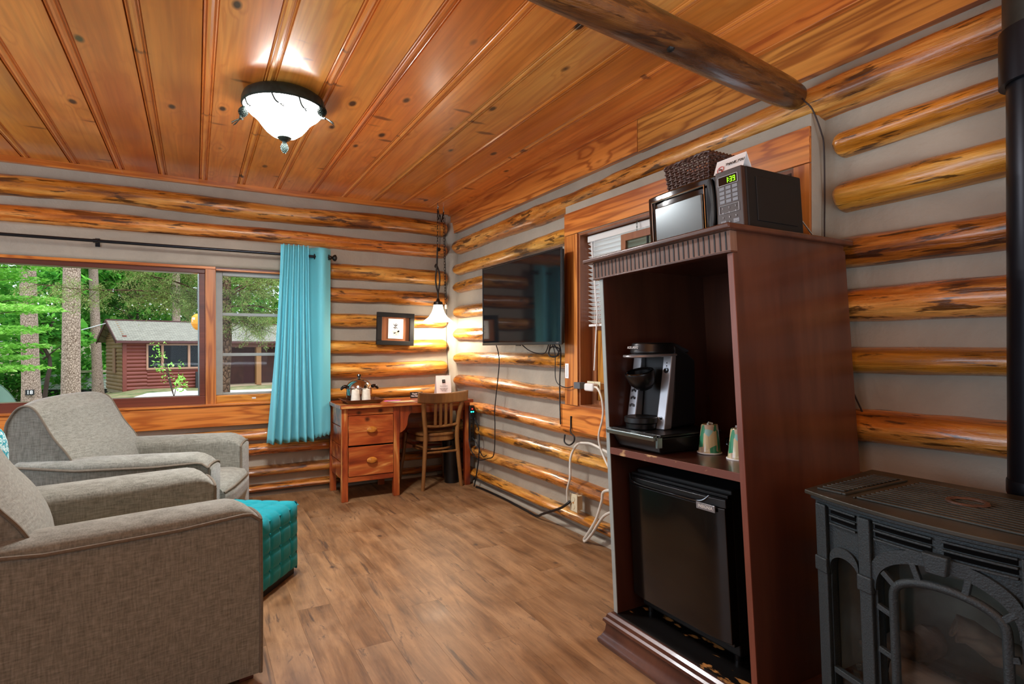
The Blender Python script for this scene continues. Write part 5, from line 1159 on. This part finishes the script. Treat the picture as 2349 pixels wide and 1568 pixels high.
# tufted ottoman
ot = thing('ottoman', 'teal tufted cube ottoman between the two grey armchairs', 'ottoman', (.485, 3.225, 0), math.atan2(-.81, -.585), local=True)
S_, HT = .385, .385     # local x runs toward the camera side, local y... square footprint on -y side
def tuft(a, b):
    n = 4; fa, fb = a*n, b*n; da_, db_ = fa-math.floor(fa), fb-math.floor(fb)
    ca_, cb_ = min(da_, 1-da_), min(db_, 1-db_)
    return .009*(1-math.exp(-ca_*14))*(1-math.exp(-cb_*14))-.005*math.exp(-((fa-round(fa))**2+(fb-round(fb))**2)*60)
mb = MB(); N_ = 36; z0_ = .03
def rnd_(a): return a
def face(o_, ux, uy, nn):
    o_, ux, uy, nn = map(Vector, (o_, ux, uy, nn))
    def fn(a, b):
        ed = min(a, 1-a, b, 1-b); sh = -.02*math.exp(-ed*18)
        return o_+ux*a+uy*b+nn*(tuft(a, b)-.0+sh)
    mb.grid(fn, N_, N_)
face((0, 0, z0_), (S_, 0, 0), (0, 0, HT-z0_), (0, 1, 0)); face((0, -S_, z0_), (S_, 0, 0), (0, 0, HT-z0_), (0, -1, 0))
face((0, 0, z0_), (0, -S_, 0), (0, 0, HT-z0_), (-1, 0, 0)); face((S_, 0, z0_), (0, -S_, 0), (0, 0, HT-z0_), (1, 0, 0))
def topf(a, b): return V(S_*a, -S_*b, HT+tuft(a, b)-.02*math.exp(-min(a, 1-a, b, 1-b)*18))
mb.grid(topf, N_, N_)
TEAL = simple('teal velvet', '#028c98', .7, 0, 0, .3, var=.1, scale=30)
TEAL.node_tree.nodes['Principled BSDF'].inputs['Sheen Weight'].default_value = .08
part('tufted_cover', mb, TEAL, ot, ang=75)
for a in (.25, .5, .75):
    for b in (.25, .5, .75):
        for c_, n_ in (((S_*a, -.002, z0_+(HT-z0_)*b), (0, 1, 0)), ((S_*a, -S_*b, HT-.002), (0, 0, 1))): part('button', MB().lathe([(0, .006), (.006, .003), (.007, -.002)], c_, 10, n_), TEAL, ot)
part('base', MB().box(.02, S_-.02, -S_+.02, -.02, 0, .035), M['matte_black'], ot)
# pillow leaning between the chairs
pm = NT('feather print cloth'); pm.setp(.8); vq = pm.n('ShaderNodeTexVoronoi'); vq.inputs['Scale'].default_value = 60; pm.l(pm.coord(), vq.inputs['Vector'])
pm.l(pm.ramp(vq.outputs['Distance'], [(.1, '#0e6f7a'), (.25, '#4fb9bd'), (.45, '#d8e6e2'), (.7, '#2a93a0')]), pm.b.inputs['Base Color'])
pw_ = thing('throw_pillow', 'teal and white feather print pillow between the two armchairs', 'pillow', (-.86, 3.06, .0), math.radians(60), local=True)
def pil(s, q):
    th = 2*PI*s; ph = PI*(q-.5); e = .45
    cs = lambda v, p: math.copysign(abs(v)**p, v)
    return V(.24*cs(math.cos(th), e)*math.cos(ph)**.5, .085*cs(math.sin(th), 1)*math.cos(ph)**.8, .66+.24*cs(math.sin(ph), e))
part('cushion', MB().grid(pil, 36, 18, True), pm.m, pw_, ang=80)
# ================================================================== outdoors
GZ = -.72
def hill(x, y): return GZ+max(0, (y-44))*.16-.9*max(0, min(1, (y-23)/10))*max(0, min(1, (-3.2-x)/2))+.12*noise.noise(V(x*.25, y*.25, 0))-(.0)
mb = MB(); mb.grid(lambda a, b: V(-45+80*a, 5.4+70*b, hill(-45+80*a, 5.4+70*b)), 60, 50)
gm = NT('leaf litter ground'); gm.setp(.95); gn = gm.noise(gm.coord(), 1.4, 7, .65); gm.l(gm.ramp(gn, [(.3, '#3a4a1e'), (.45, '#5f6b34'), (.58, '#8a7a56'), (.75, '#4f6a2a')]), gm.b.inputs['Base Color'])
struct('ground', mb, gm.m)
mb = MB(); mb.prism([(-2.2, 26.0), (-1.8, 28.9), (-.66, 29.6), (.2, 29.1), (3.0, 28.6), (6, 27.5), (7, 22), (2.7, 22), (.17, 24.4)], (0, 0, GZ-.1), (1, 0, 0), (0, 1, 0), (0, 0, .14))
solo('concrete_slab', mb, simple('pale concrete', '#d9d4ca', .8, var=.06, scale=3), 'pale concrete slab on the ground in front of the red cabin', 'slab', smooth=False)
mb = MB(); mb.grid(lambda a, b: V(-.6+.28*math.cos(2*PI*a)*math.sin(PI*b), 28.2+.2*math.sin(2*PI*a)*math.sin(PI*b), GZ+.08+.18*math.cos(PI*b)), 14, 8, True)
solo('rock', mb, simple('pale rock', '#cfc8bc', .9, var=.15, scale=9), 'pale rounded rock at the edge of the concrete slab', 'rock')
# red cabin
A = V(-2.88, 31.39, GZ-.15); w = V(.95, .312, 0).normalized(); g = V(-w.y, w.x, 0)
cab = thing('red_cabin', 'red log sided cabin with grey shingle roof beyond the window', 'cabin', (1, 33, GZ))
H0 = 2.61
def CP(a, b, z): return A+w*a+g*b+V(0, 0, z)
def siding(a0, a1, z0, z1, side='f', h=.17):
    mb = MB(); n = max(1, round((z1-z0)/h)); h = (z1-z0)/n
    pr = [(0, 0)]
    for k in range(n): pr += [(.012, k*h+.004), (.045, k*h+h*.3), (.05, k*h+h*.5), (.045, k*h+h*.7), (.012, k*h+h-.004)]
    pr += [(0, n*h), (-.06, n*h), (-.06, 0)]
    if side == 'f': mb.prism([(p, z) for p, z in pr], CP(a0, 0, z0), -g, (0, 0, 1), w*(a1-a0))
    else: mb.prism([(p, z) for p, z in pr], CP(0, a0, z0), -w, (0, 0, 1), g*(a1-a0))
    return mb
RED = simple('barn red paint', '#6a2c1c', .6, var=.08, scale=3); TAN = simple('tan log paint', '#8c6c48', .6, var=.12, scale=3); TRIM = simple('tan trim', '#9c745a', .6); DKR = simple('dark brown red', '#4a2420', .7)
mb = MB()
for a in ((0.05, .94, .15, H0), (3.3, 4.3, .15, H0), (.94, 3.3, .15, 1.12), (.94, 3.3, 2.32, H0)):
    q = siding(*a); mb.add(q.v, q.f)
part('front_wall', mb, RED, cab, smooth=False)
part('corner_board', MB().prism([(-.04, -.06), (.12, -.06), (.12, .05), (-.04, .05)], CP(0, 0, .1), w, g, (0, 0, H0)), RED, cab)
gb = siding(0, 3.0, .15, H0, 's'); 
for k in range(8):
    z0 = H0+k*.098; half = 1.5*(1-k/8.)
    q = siding(1.5-half, 1.5+half, z0, z0+.098, 's'); gb.add(q.v, q.f)
part('gable_wall', gb, TAN, cab, smooth=False)
part('foundation', MB().prism([(0, 0), (13, 0), (13, 3), (0, 3)], CP(0, 0, 0), w, g, (0, 0, .16)), simple('foundation', '#a08c70', .9, var=.1, scale=2), cab)
rf = NT('grey shingles'); rf.setp(.9); br_ = rf.n('ShaderNodeTexBrick'); br_.inputs['Scale'].default_value = 1; br_.inputs['Brick Width'].default_value = .22; br_.inputs['Row Height'].default_value = .085; br_.inputs['Mortar Size'].default_value = .01
for i_, c_ in ((1, '#8c8878'), (2, '#7a7668'), (3, '#5c594e')): br_.inputs[i_].default_value = hexc(c_)
rf.l(rf.mapping(rf.coord(), (1, 1, 1.0), (0, 0, 0), (math.radians(-57), 0, math.radians(-18))), br_.inputs['Vector']); rf.l(br_.outputs['Color'], rf.b.inputs['Base Color'])
rp = MB(); EV = -.35
rp.prism([(EV, H0-.2), (1.5, H0+.80), (1.5, H0+.86), (EV, H0-.12)], CP(-.35, 0, 0), g, (0, 0, 1), w*13.6); rp.prism([(3-EV, H0-.2), (1.5, H0+.80), (1.5, H0+.86), (3-EV, H0-.12)], CP(-.35, 0, 0), g, (0, 0, 1), w*13.6)
part('roof', rp, rf.m, cab, smooth=False)
part('ridge_cap', MB().bar(CP(-.35, 1.5, H0+.87), CP(13.2, 1.5, H0+.87), .14, .05), DKR, cab)
part('fascia', MB().bar(CP(-.36, EV, H0-.2), CP(-.36, 1.5, H0+.79), .04, .16).bar(CP(-.36, 3-EV, H0-.2), CP(-.36, 1.5, H0+.79), .04, .16).bar(CP(-.35, EV, H0-.2), CP(13.2, EV, H0-.2), .03, .1), DKR, cab)
mb = MB()
for k in range(9): mb.lathe([(.035, 0), (.035, .25)], CP(.7+k*.75, -.28, H0-.22), 10, g)
part('rafter_ends', mb, TRIM, cab)
wn_ = MB()
for a, b, z0, z1 in ((.9, 3.34, 2.25, 2.33), (.9, 3.34, 1.10, 1.19), (.9, .98, 1.19, 2.25), (1.52, 1.62, 1.19, 2.25), (2.68, 2.78, 1.19, 2.25), (3.27, 3.34, 1.19, 2.25)): wn_.prism([(a, z0), (b, z0), (b, z1), (a, z1)], CP(0, -.09, 0), w, (0, 0, 1), g*.12)
wf = part('window', wn_, TRIM, cab, smooth=False)
part('pane', MB().prism([(.95, 1.15), (3.3, 1.15), (3.3, 2.29), (.95, 2.29)], CP(0, 0, 0), w, (0, 0, 1), g*.02), simple('dark pane', '#101414', .1, 0, 0, .15), wf)
part('window', MB().prism([(1.1, .95), (1.5, .95), (1.5, 2.12), (1.1, 2.12)], CP(-.1, 0, 0), g, (0, 0, 1), w*.04), TRIM, cab)
# open carport end
part('rear_wall', MB().prism([(4.3, .1), (13, .1), (13, H0), (4.3, H0)], CP(0, 1.6, 0), w, (0, 0, 1), g*.1), DKR, cab)
part('header', MB().prism([(4.3, H0-.45), (13, H0-.45), (13, H0), (4.3, H0)], CP(0, -.02, 0), w, (0, 0, 1), g*.08), simple('brown header', '#6a4030', .7), cab)
part('side_wall', MB().prism([(0, .1), (1.6, .1), (1.6, H0), (0, H0)], CP(4.28, 0, 0), g, (0, 0, 1), w*.06), DKR, cab)
for k, a in enumerate((4.5, 6.7, 8.6)): part('plank_door', MB().prism([(a, .12), (a+1.5, .12), (a+1.5, 1.95), (a, 1.95)], CP(0, 1.55, 0), w, (0, 0, 1), g*.05).prism([(a-.06, .12), (a, .12), (a, 2.0), (a-.06, 2.0)], CP(0, 1.53, 0), w, (0, 0, 1), g*.05), simple('plank door brown', '#4e2c20', .7, var=.2, scale=4), cab)
for a in (6.15, 9.2, 12.4): part('post', MB().prism([(a-.1, 0), (a+.16, 0), (a+.16, H0), (a-.1, H0)], CP(0, 0, 0), w, (0, 0, 1), g*.2), simple('tan post', '#8a6238', .7), cab)
part('black_panel', MB().prism([(2.95, .16), (3.12, .16), (3.12, .95), (2.95, .95)], CP(0, -.3, 0), w, (0, 0, 1), g*.05).prism([(3.16, .16), (3.3, .16), (3.3, .95), (3.16, .95)], CP(0, -.3, 0), w, (0, 0, 1), g*.05), M['ink'], cab)
part('drop_wire', MB().tube(smoothpath([CP(-.3, 1.4, H0+.7), V(-6.5, 31, 1.6), V(-14, 27, .9)]), .022, 6), simple('grey wire', '#b8bcb8', .5), cab)
# vegetation
LG = leafmat('spring green leaves', ['#62a02e', '#92cc50', '#bcea7c', '#70b038']); DG = leafmat('forest leaves', ['#38742a', '#5a9c38', '#7cc048', '#3a7a28', '#96d458']); CG = leafmat('cedar needles', ['#6c8a42', '#92ae5a', '#aaba70', '#7b944e', '#b09868'], .3); BG = leafmat('deep forest leaves', ['#386e26', '#62a83a', '#8ccc50', '#3e7a2a'])
BK = barkmat('pine bark', '#5c483a', '#b8a08c', 22); BD = simple('dark bark', '#3c2e24', .9, var=.3, scale=20)
def leaves(mb, c, R, n, size, flat=.6, rs=rnd):
    for _ in range(n):
        while True:
            p = V(rs.uniform(-1, 1), rs.uniform(-1, 1), rs.uniform(-1, 1))
            if .15 < p.length < 1: break
        p = V(p.x*R[0], p.y*R[1], p.z*R[2])+Vector(c)
        n_ = V(rs.gauss(0, flat), rs.gauss(0, flat), 1).normalized(); a = n_.cross(V(rs.uniform(-1, 1), rs.uniform(-1, 1), .1)).normalized(); b = n_.cross(a); s_ = size*rs.uniform(.6, 1.3)
        mb.add([p-a*s_, p+b*s_*.5, p+a*s_, p-b*s_*.5], [(0, 1, 2, 3)])
    return mb
def trunk(x, y, z0, h, r0, r1, lean=(0, 0), n=16, wob=.0):
    k = 14; pts = [(x+lean[0]*i/k+wob*noise.noise(V(i*.5, x, 0)), y+lean[1]*i/k+wob*noise.noise(V(i*.5, y, 4)), z0+h*i/k) for i in range(k+1)]
    return MB().tube(pts, [r0+(r1-r0)*i/k+(.25*r0*math.exp(-i*1.6)) for i in range(k+1)], n)
def pine(x, y, r, h, lean, lab):
    t = thing('pine_tree', lab, 'tree', (x, y, GZ), group='pine trunks outside the window')
    tk = part('trunk', trunk(x, y, hill(x, y)-.15, h+GZ-hill(x, y)+.15, r, r*.7, lean), BK, t)
    mb = MB(); rr = random.Random(int(x*100))
    for i in range(5): leaves(mb, (x+lean[0]+rr.uniform(-1.3, 1.3), y+lean[1]+rr.uniform(-1.3, 1.3), GZ+h+rr.uniform(-1.5, 1.5)), (1.3, 1.3, .8), 160, .28, .7, rr)
    part('crown', mb, CG, t, smooth=False); return t, tk
pine(-2.78, 18.1, .205, 13, (.12, 0), 'thickest scaly pine trunk, standing in the middle of the large window pane')
p1, tk1 = pine(-4.52, 23.1, .235, 14, (-.28, 0), 'scaly pine trunk carrying the white number 18 at the left of the window')
part('number_plate', MB().box(-4.62, -4.40, 22.775, 22.80, -.22, -.05), M['ink'], tk1)
text('trunk_number', '18', .16, (-4.51, 22.768, -.135), V(1, 0, 0), (0, 0, 1), M['paper'], tk1, bold=.002)
pine(-4.5, 37.0, .24, 15, (-.45, 0), 'narrow pine trunk rising just left of the tan gable of the cabin')
pine(-1.0, 40.0, .24, 16, (0, 0), 'distant pine trunk showing above the cabin roof ridge')
pine(-8.6, 33, .25, 15, (0, 0), 'thin far pine trunk between the green tent and the numbered trunk')
rr = random.Random(11); NB = 0
bush = []
def shrub(x, y, s, lab, src=None):
    if src is None:
        t = thing('shrub', lab, 'shrub', (x, y, hill(x, y)), group='undergrowth among the trees'); mb = MB(); r_ = random.Random(77)
        for i in range(9): leaves(mb, (x+r_.uniform(-1.2, 1.2), y+r_.uniform(-.8, .8), hill(x, y)+r_.uniform(.3, 1.5)), (.8, .8, .5), 190, .12, .7, r_)
        part('foliage', mb, DG, t, smooth=False); part('stems', MB().tube([(x, y, hill(x, y)), (x+.2, y, hill(x, y)+1)], .04, 6), BD, t); return t
    return dup(src, (x, y, hill(x, y)), s, x*1.7, lab)
def decid(x, y, h, R, lab, mat, n=2600, size=.17, low=.25, tr=.09):
    t = thing('leafy_tree', lab, 'tree', (x, y, GZ), group='woodland trees behind the cabin')
    mb = MB(); r_ = random.Random(int(x*31+y*17))
    for i in range(14):
        a = r_.uniform(0, 2*PI); q = r_.uniform(.1, .8); zz = h*(low+(1-low)*r_.random())
        leaves(mb, (x+R*q*math.cos(a), y+R*q*math.sin(a), GZ+zz), (R*.5, R*.5, R*.26), n//14, size, .7, r_)
    part('crown', mb, mat, t, smooth=False)
    tm = trunk(x, y, hill(x, y)-.15, h*.9+GZ-hill(x, y), tr, tr*.3, (r_.uniform(-.6, .6), 0), 10, .25)
    for i in range(5):
        z_ = h*r_.uniform(.25, .7); a = r_.uniform(0, 2*PI); tm.tube([(x, y, GZ+z_), (x+R*.6*math.cos(a), y+R*.6*math.sin(a), GZ+z_+R*.4)], [tr*.4, tr*.1], 6)
    part('trunk', tm, BD, t); return t
def dup(root, loc, s, rz, label):
    q = root.copy(); COL.objects.link(q); q.location = loc; q.scale = (s, s, s); q.rotation_euler = (0, 0, rz); q['label'] = label
    for c_ in list(root.children): d = c_.copy(); COL.objects.link(d); d.parent = q
    return q
tA = decid(-11.5, 38, 9, 3.6, 'broad woodland tree at the far left behind the numbered pine trunk', BG, 3600, .24)
tB = decid(-6.8, 42, 10, 3.4, 'tall leafy tree behind the white trailer', DG, 3600, .24)
tC = decid(-5.6, 30.5, 5.5, 1.5, 'slender dark stemmed sapling tree between the two right pine trunks', DG, 1900, .16, .35, .10)
lab_ = ['bright leafy tree showing left of the thickest pine trunk', 'dense leafy tree right behind the cabin gable', 'leafy tree above the middle of the cabin roof', 'leafy tree above the carport roof', 'leafy tree behind the small sash window', 'far leafy tree at the left edge of the window', 'low leafy tree beside the green tent', 'deep green tree behind the thickest trunk', 'tall far tree behind the roof ridge', 'far leafy tree behind the curtain side of the window', 'woodland tree high behind the gable', 'far woodland tree behind the tent', 'woodland tree far behind the trailer', 'woodland tree far behind the carport']
pos = [(-8.8, 35), (-3.2, 43), (1.5, 45), (7, 46), (11, 47), (-17, 40), (-9.8, 27), (-6, 48), (-1, 52), (14, 50), (-3, 55), (-15, 50), (-10, 55), (6, 56)]
wf_ = MB(); rq = random.Random(21)
for i, (x, y) in enumerate(pos):
    if i in (0, 5, 7, 8, 9, 10, 11, 12, 13):
        s_ = 1.5
        for k in range(12): leaves(wf_, (x+rq.uniform(-4, 4), y+rq.uniform(-1.5, 1.5), hill(x, y)+rq.uniform(.5, 14)), (2.6, 1.6, 1.6), 190, .36, .7, rq)
        continue
    s_ = (1.0, 1.1, 1.15, 1.1, 1.1, 1.2, .55, 1.3, 1.4, 1.2, 1.6, 1.4, 1.6, 1.6)[i]
    dup((tA, tB)[i % 2], (x, y, hill(x, y)), s_, i*1.3, lab_[i])
sb = shrub(-9.5, 30.5, 1, 'leafy shrub left of the numbered pine trunk')
for x, y, s_, l_ in ((-8.2, 43, 1.3, 'leafy shrub far back between the two scaly pine trunks'), (-5.2, 44, 1.2, 'leafy shrub well behind the cabin gable'), (-12.5, 31, 1.3, 'leafy shrub behind the green tent'), (-9.0, 41.5, 1.5, 'tall shrub behind the trailer roof'), (-6.2, 41, 1.6, 'shrub thicket right of the trailer'), (-12, 37, 1.7, 'tall shrub deep in the wood at far left'), (-14.5, 34, 1.5, 'shrub thicket at the far left edge'), (-4.6, 40.5, 1.5, 'shrub behind the tan gable wall')): shrub(x, y, s_, l_, sb)
tag(solo('woodland_foliage', wf_, BG, 'mass of bright green woodland leaves far behind the cabin and trunks', 'foliage', smooth=False), kind='stuff')
# light green layered tree at the left, close to the window
ly = thing('maple_tree', 'light green layered tree whose boughs reach in at the left of the window', 'tree', (-4.5, 14.5, GZ))
part('trunk', trunk(-4.5, 14.5, GZ, 6, .1, .04, (.3, 0), 10, .1), BD, ly)
mb = MB(); bb = MB(); r_ = random.Random(5)
for i in range(46):
    z = r_.uniform(.75, 4.3); x = -4.3+r_.uniform(0, 1.75)-.25*abs(z-1.8)*.4; y = 14.5+r_.uniform(-1.2, 1.6)
    leaves(mb, (x, y, z), (.6, .6, .06), 330, .05, .35, r_); bb.tube([(-4.4, 14.5, z-.3), (x, y, z)], [.018, .005], 5)
part('crown', mb, LG, ly, smooth=False); part('boughs', bb, BD, ly)
# cedar with drooping boughs close to the small sash window
cd = thing('cedar_tree', 'cedar tree with shaggy trunk and spreading boughs close to the small sash window', 'tree', (.36, 7.85, GZ))
part('trunk', trunk(.33, 7.85, GZ, 7, .062, .045, (.02, 0), 12, .03), barkmat('shaggy cedar bark', '#2e1e14', '#6e5642', 26), cd)
mb = MB(); bb = MB(); r_ = random.Random(9)
def bough(a, b, n, spread, cnt):
    a, b = Vector(a), Vector(b); bb.tube(smoothpath([a, a+(b-a)*.4+V(0, 0, .06), a+(b-a)*.75+V(0, .03, .0), b], 4), [.016-.0011*i for i in range(13)], 6)
    for i in range(n):
        t = .2+.8*i/n; p = a+(b-a)*t; q = p+V(r_.uniform(-1, 1)*spread, r_.uniform(-1, 1)*spread, r_.uniform(-.8, .35)*spread)
        bb.tube([p, q], [.004, .0012], 4)
        for k in range(cnt):
            c = p+(q-p)*r_.uniform(.2, 1.15)+V(r_.gauss(0, .035), r_.gauss(0, .035), r_.gauss(0, .025)); d = (q-p).normalized()*.6+V(r_.gauss(0, .5), r_.gauss(0, .5), r_.gauss(-.1, .4)); d.normalize(); e = d.cross(V(r_.uniform(-1, 1), .3, 1)).normalized(); L = r_.uniform(.018, .042)
            mb.add([c, c+d*L*.5+e*.0032, c+d*L, c+d*L*.5-e*.0032], [(0, 1, 2, 3)])
for b_ in (((.33, 7.85, 2.1), (-1.3, 8.1, 2.45)), ((.33, 7.85, 1.75), (-1.6, 8.3, 1.95)), ((.33, 7.85, 1.72), (-.75, 8.0, 2.2)), ((.33, 7.85, 2.5), (-1.9, 8.6, 2.75)), ((.33, 7.85, 1.75), (-.5, 8.4, 1.86)), ((.33, 7.85, 1.95), (-.4, 7.6, 2.35)), ((.33, 7.85, 1.72), (1.25, 8.2, 1.65)), ((.33, 7.85, 1.85), (1.2, 8.3, 2.4)), ((.33, 7.85, 2.3), (1.6, 8.4, 2.6)), ((.33, 7.85, 1.8), (.9, 7.7, 2.1)), ((.33, 7.85, 1.62), (.75, 7.75, 1.45))):
    bough(*b_, 44, .30, 150)
part('foliage', mb, CG, cd, smooth=False); part('boughs', bb, simple('cedar bough bark', '#4a2e1e', .9), cd)
ln = thing('paper_lantern', 'orange lantern hanging from the cedar bough outside the window', 'lantern', (-.0, 7.1, 1.46))
lx, lyy = .04, 7.1
part('lantern_body', MB().lathe([(.025, 1.41), (.05, 1.435), (.068, 1.475), (.07, 1.515), (.06, 1.555), (.03, 1.583), (.01, 1.586)], (lx-.01, lyy, 0), 8), simple('orange lantern', '#f09a12', .5, emit=.04), ln, smooth=False)
part('face_marks', MB().obox((lx-.054, lyy-.046, 1.53), (.012, -.008, 0), (.002, .003, 0), (0, 0, .012)).obox((lx-.06, lyy-.04, 1.505), (.006, -.004, 0), (.002, .003, 0), (0, 0, .006)), M['paper'], ln)
part('hanger', MB().tube([(lx-.01, lyy, 1.58), (lx-.02, lyy+.35, 1.86), (lx+.0, 7.9, 2.0)], .004, 6), M['ink'], ln)
# sapling before the cabin
sl = thing('sapling', 'thin young sapling with sparse leaves in front of the red cabin', 'sapling', (-.75, 26.5, GZ))
mb = MB(); bb = MB(); r_ = random.Random(3)
for i in range(6):
    e = V(-.75+r_.uniform(-.7, .8), 26.5+r_.uniform(-.3, .3), GZ+r_.uniform(.7, 2.1)); bb.tube([(-.75, 26.5, GZ), ((-.75+e.x)/2+.05, 26.5, (GZ+e.z)/2+.1), e], [.018, .012, .005], 6)
    leaves(mb, e, (.35, .25, .2), 14, .07, .8, r_); leaves(mb, (V(-.75, 26.5, GZ)*.4+e*.6), (.3, .2, .2), 7, .06, .8, r_)
leaves(mb, (-.5, 26.3, GZ+.55), (.25, .2, .35), 60, .075, .8, r_)
part('foliage', mb, LG, sl, smooth=False); part('stems', bb, BD, sl)
# white trailer and tent
tl_ = thing('travel_trailer', 'white travel trailer parked among the trees behind the pine trunks', 'trailer', (-5.8, 39.5, GZ))
T0 = V(-7.5, 39.8, -1.35); tw = V(.94, -.34, 0).normalized(); tg_ = V(-tw.y, tw.x, 0)
part('body', MB().prism([(0, .35), (3.4, .35), (3.4, 1.15), (.5, 1.2), (0, .8)], T0, tw, (0, 0, 1), tg_*2), simple('white siding', '#dfe2dc', .5, var=.05, scale=3), tl_, bev=.03)
mb = MB()
for k in range(5): mb.prism([(0.1, .42+k*.14), (3.4, .42+k*.14), (3.4, .435+k*.14), (0.1, .435+k*.14)], T0-tg_*.01, tw, (0, 0, 1), tg_*.01)
part('ribs', mb, M['keys'], tl_); part('skirt', MB().prism([(.4, -.3), (3.4, -.3), (3.4, .35), (.4, .35)], T0+tg_*.05, tw, (0, 0, 1), tg_*1.8), M['ink'], tl_)
part('awning', MB().bar(T0+tw*1.4+V(0, 0, 1.32)-tg_*.2, T0+tw*3.5+V(0, 0, 1.35)-tg_*.2, .16, .12), simple('awning cream', '#c9b8a0', .6), tl_)
tn = thing('green_tent', 'dark green dome tent at the lower left edge of the window', 'tent', (-4.2, 15.7, GZ))
def tf(s, q):
    th = 2*PI*s; ph = q*PI/2; return V(-4.35+1.15*math.cos(th)*math.cos(ph)**.8, 15.7+1.1*math.sin(th)*math.cos(ph)**.8, GZ+1.42*math.sin(ph))
part('canopy', MB().grid(tf, 24, 12, True), simple('tent cloth', '#5d7a62', .6, var=.06, scale=2), tn, ang=60)
part('poles', MB().tube([tf(.06, i/16)+V(0, 0, .01) for i in range(17)]+[tf(.56, 1-i/16)+V(0, 0, .01) for i in range(1, 17)], .018, 6).tube([tf(.75, i/16)+V(0, 0, .01) for i in range(17)]+[tf(.25, 1-i/16)+V(0, 0, .01) for i in range(1, 17)], .018, 6), simple('tent seam', '#4b6350', .6), tn)
# ================================================================== light
wd = bpy.data.worlds.new('world'); sc.world = wd; wd.use_nodes = True; nt = wd.node_tree
bgn = nt.nodes['Background']; bgn.inputs[0].default_value = (.86, .93, 1.0, 1); bgn.inputs[1].default_value = 2.5
def lamp(kind, name, loc, energy, col=(1, 1, 1), rot=None, look=None, **k):
    l = bpy.data.lights.new(name, kind); l.energy = energy; l.color = col
    for a, b in k.items(): setattr(l, a, b)
    o = bpy.data.objects.new(name, l); COL.objects.link(o); o.location = loc
    if look is not None: o.rotation_euler = (Vector(look)-Vector(loc)).to_track_quat('-Z', 'Y').to_euler()
    return o
lamp('SUN', 'sun', (0, 0, 20), 3.0, (1, .96, .88), look=(-3, 12, 0), angle=.35)
lamp('POINT', 'ceiling_bulb', (CX, CY, 2.40), 4, (1, .86, .66), shadow_soft_size=.12)
for k in range(3): lamp('AREA', 'ceiling_lamp_light', (CX+.155*math.cos(k*2.1+.4), CY+.155*math.sin(k*2.1+.4), 2.275), 18, (1, .94, .86), look=(CX+.155*math.cos(k*2.1+.4), CY+.155*math.sin(k*2.1+.4), 0), shape='DISK', size=.08)
lamp('POINT', 'pendant_bulb', (PX, PY, 1.43), 30, (1, .80, .55), shadow_soft_size=.05)
lamp('AREA', 'front_fill_light', (.9, -2.0, 1.6), 15, (.76, .9, 1), look=(.9, 3, 1.0), shape='RECTANGLE', size=2.6, size_y=1.5)  # added fill lamp behind the camera, no real fixture on that wall
lamp('AREA', 'left_fill_light', (-3.1, 3.0, 1.55), 62, (.88, .94, 1), look=(2, 2.6, 1.1), shape='RECTANGLE', size=3.0, size_y=1.3)  # added fill lamp inside the unseen left wall, brightens from the left
lamp('AREA', 'bounced_fill', (.6, -.7, .95), 82, (.93, .97, 1), look=(.6, -.69, 2.6), shape='RECTANGLE', size=2.4, size_y=1.4)
sc.view_settings.view_transform = 'Standard'; sc.view_settings.look = 'None'; sc.view_settings.exposure = 0
sc.view_settings.use_white_balance = True; sc.view_settings.white_balance_temperature = 5900; sc.view_settings.white_balance_tint = 10
cy_ = sc.cycles
try:
    cy_.use_denoising = True; cy_.max_bounces = 7; cy_.diffuse_bounces = 3; cy_.glossy_bounces = 3; cy_.transmission_bounces = 4; cy_.transparent_max_bounces = 10; cy_.caustics_reflective = False; cy_.caustics_refractive = False; cy_.sample_clamp_indirect = 4
except Exception: pass
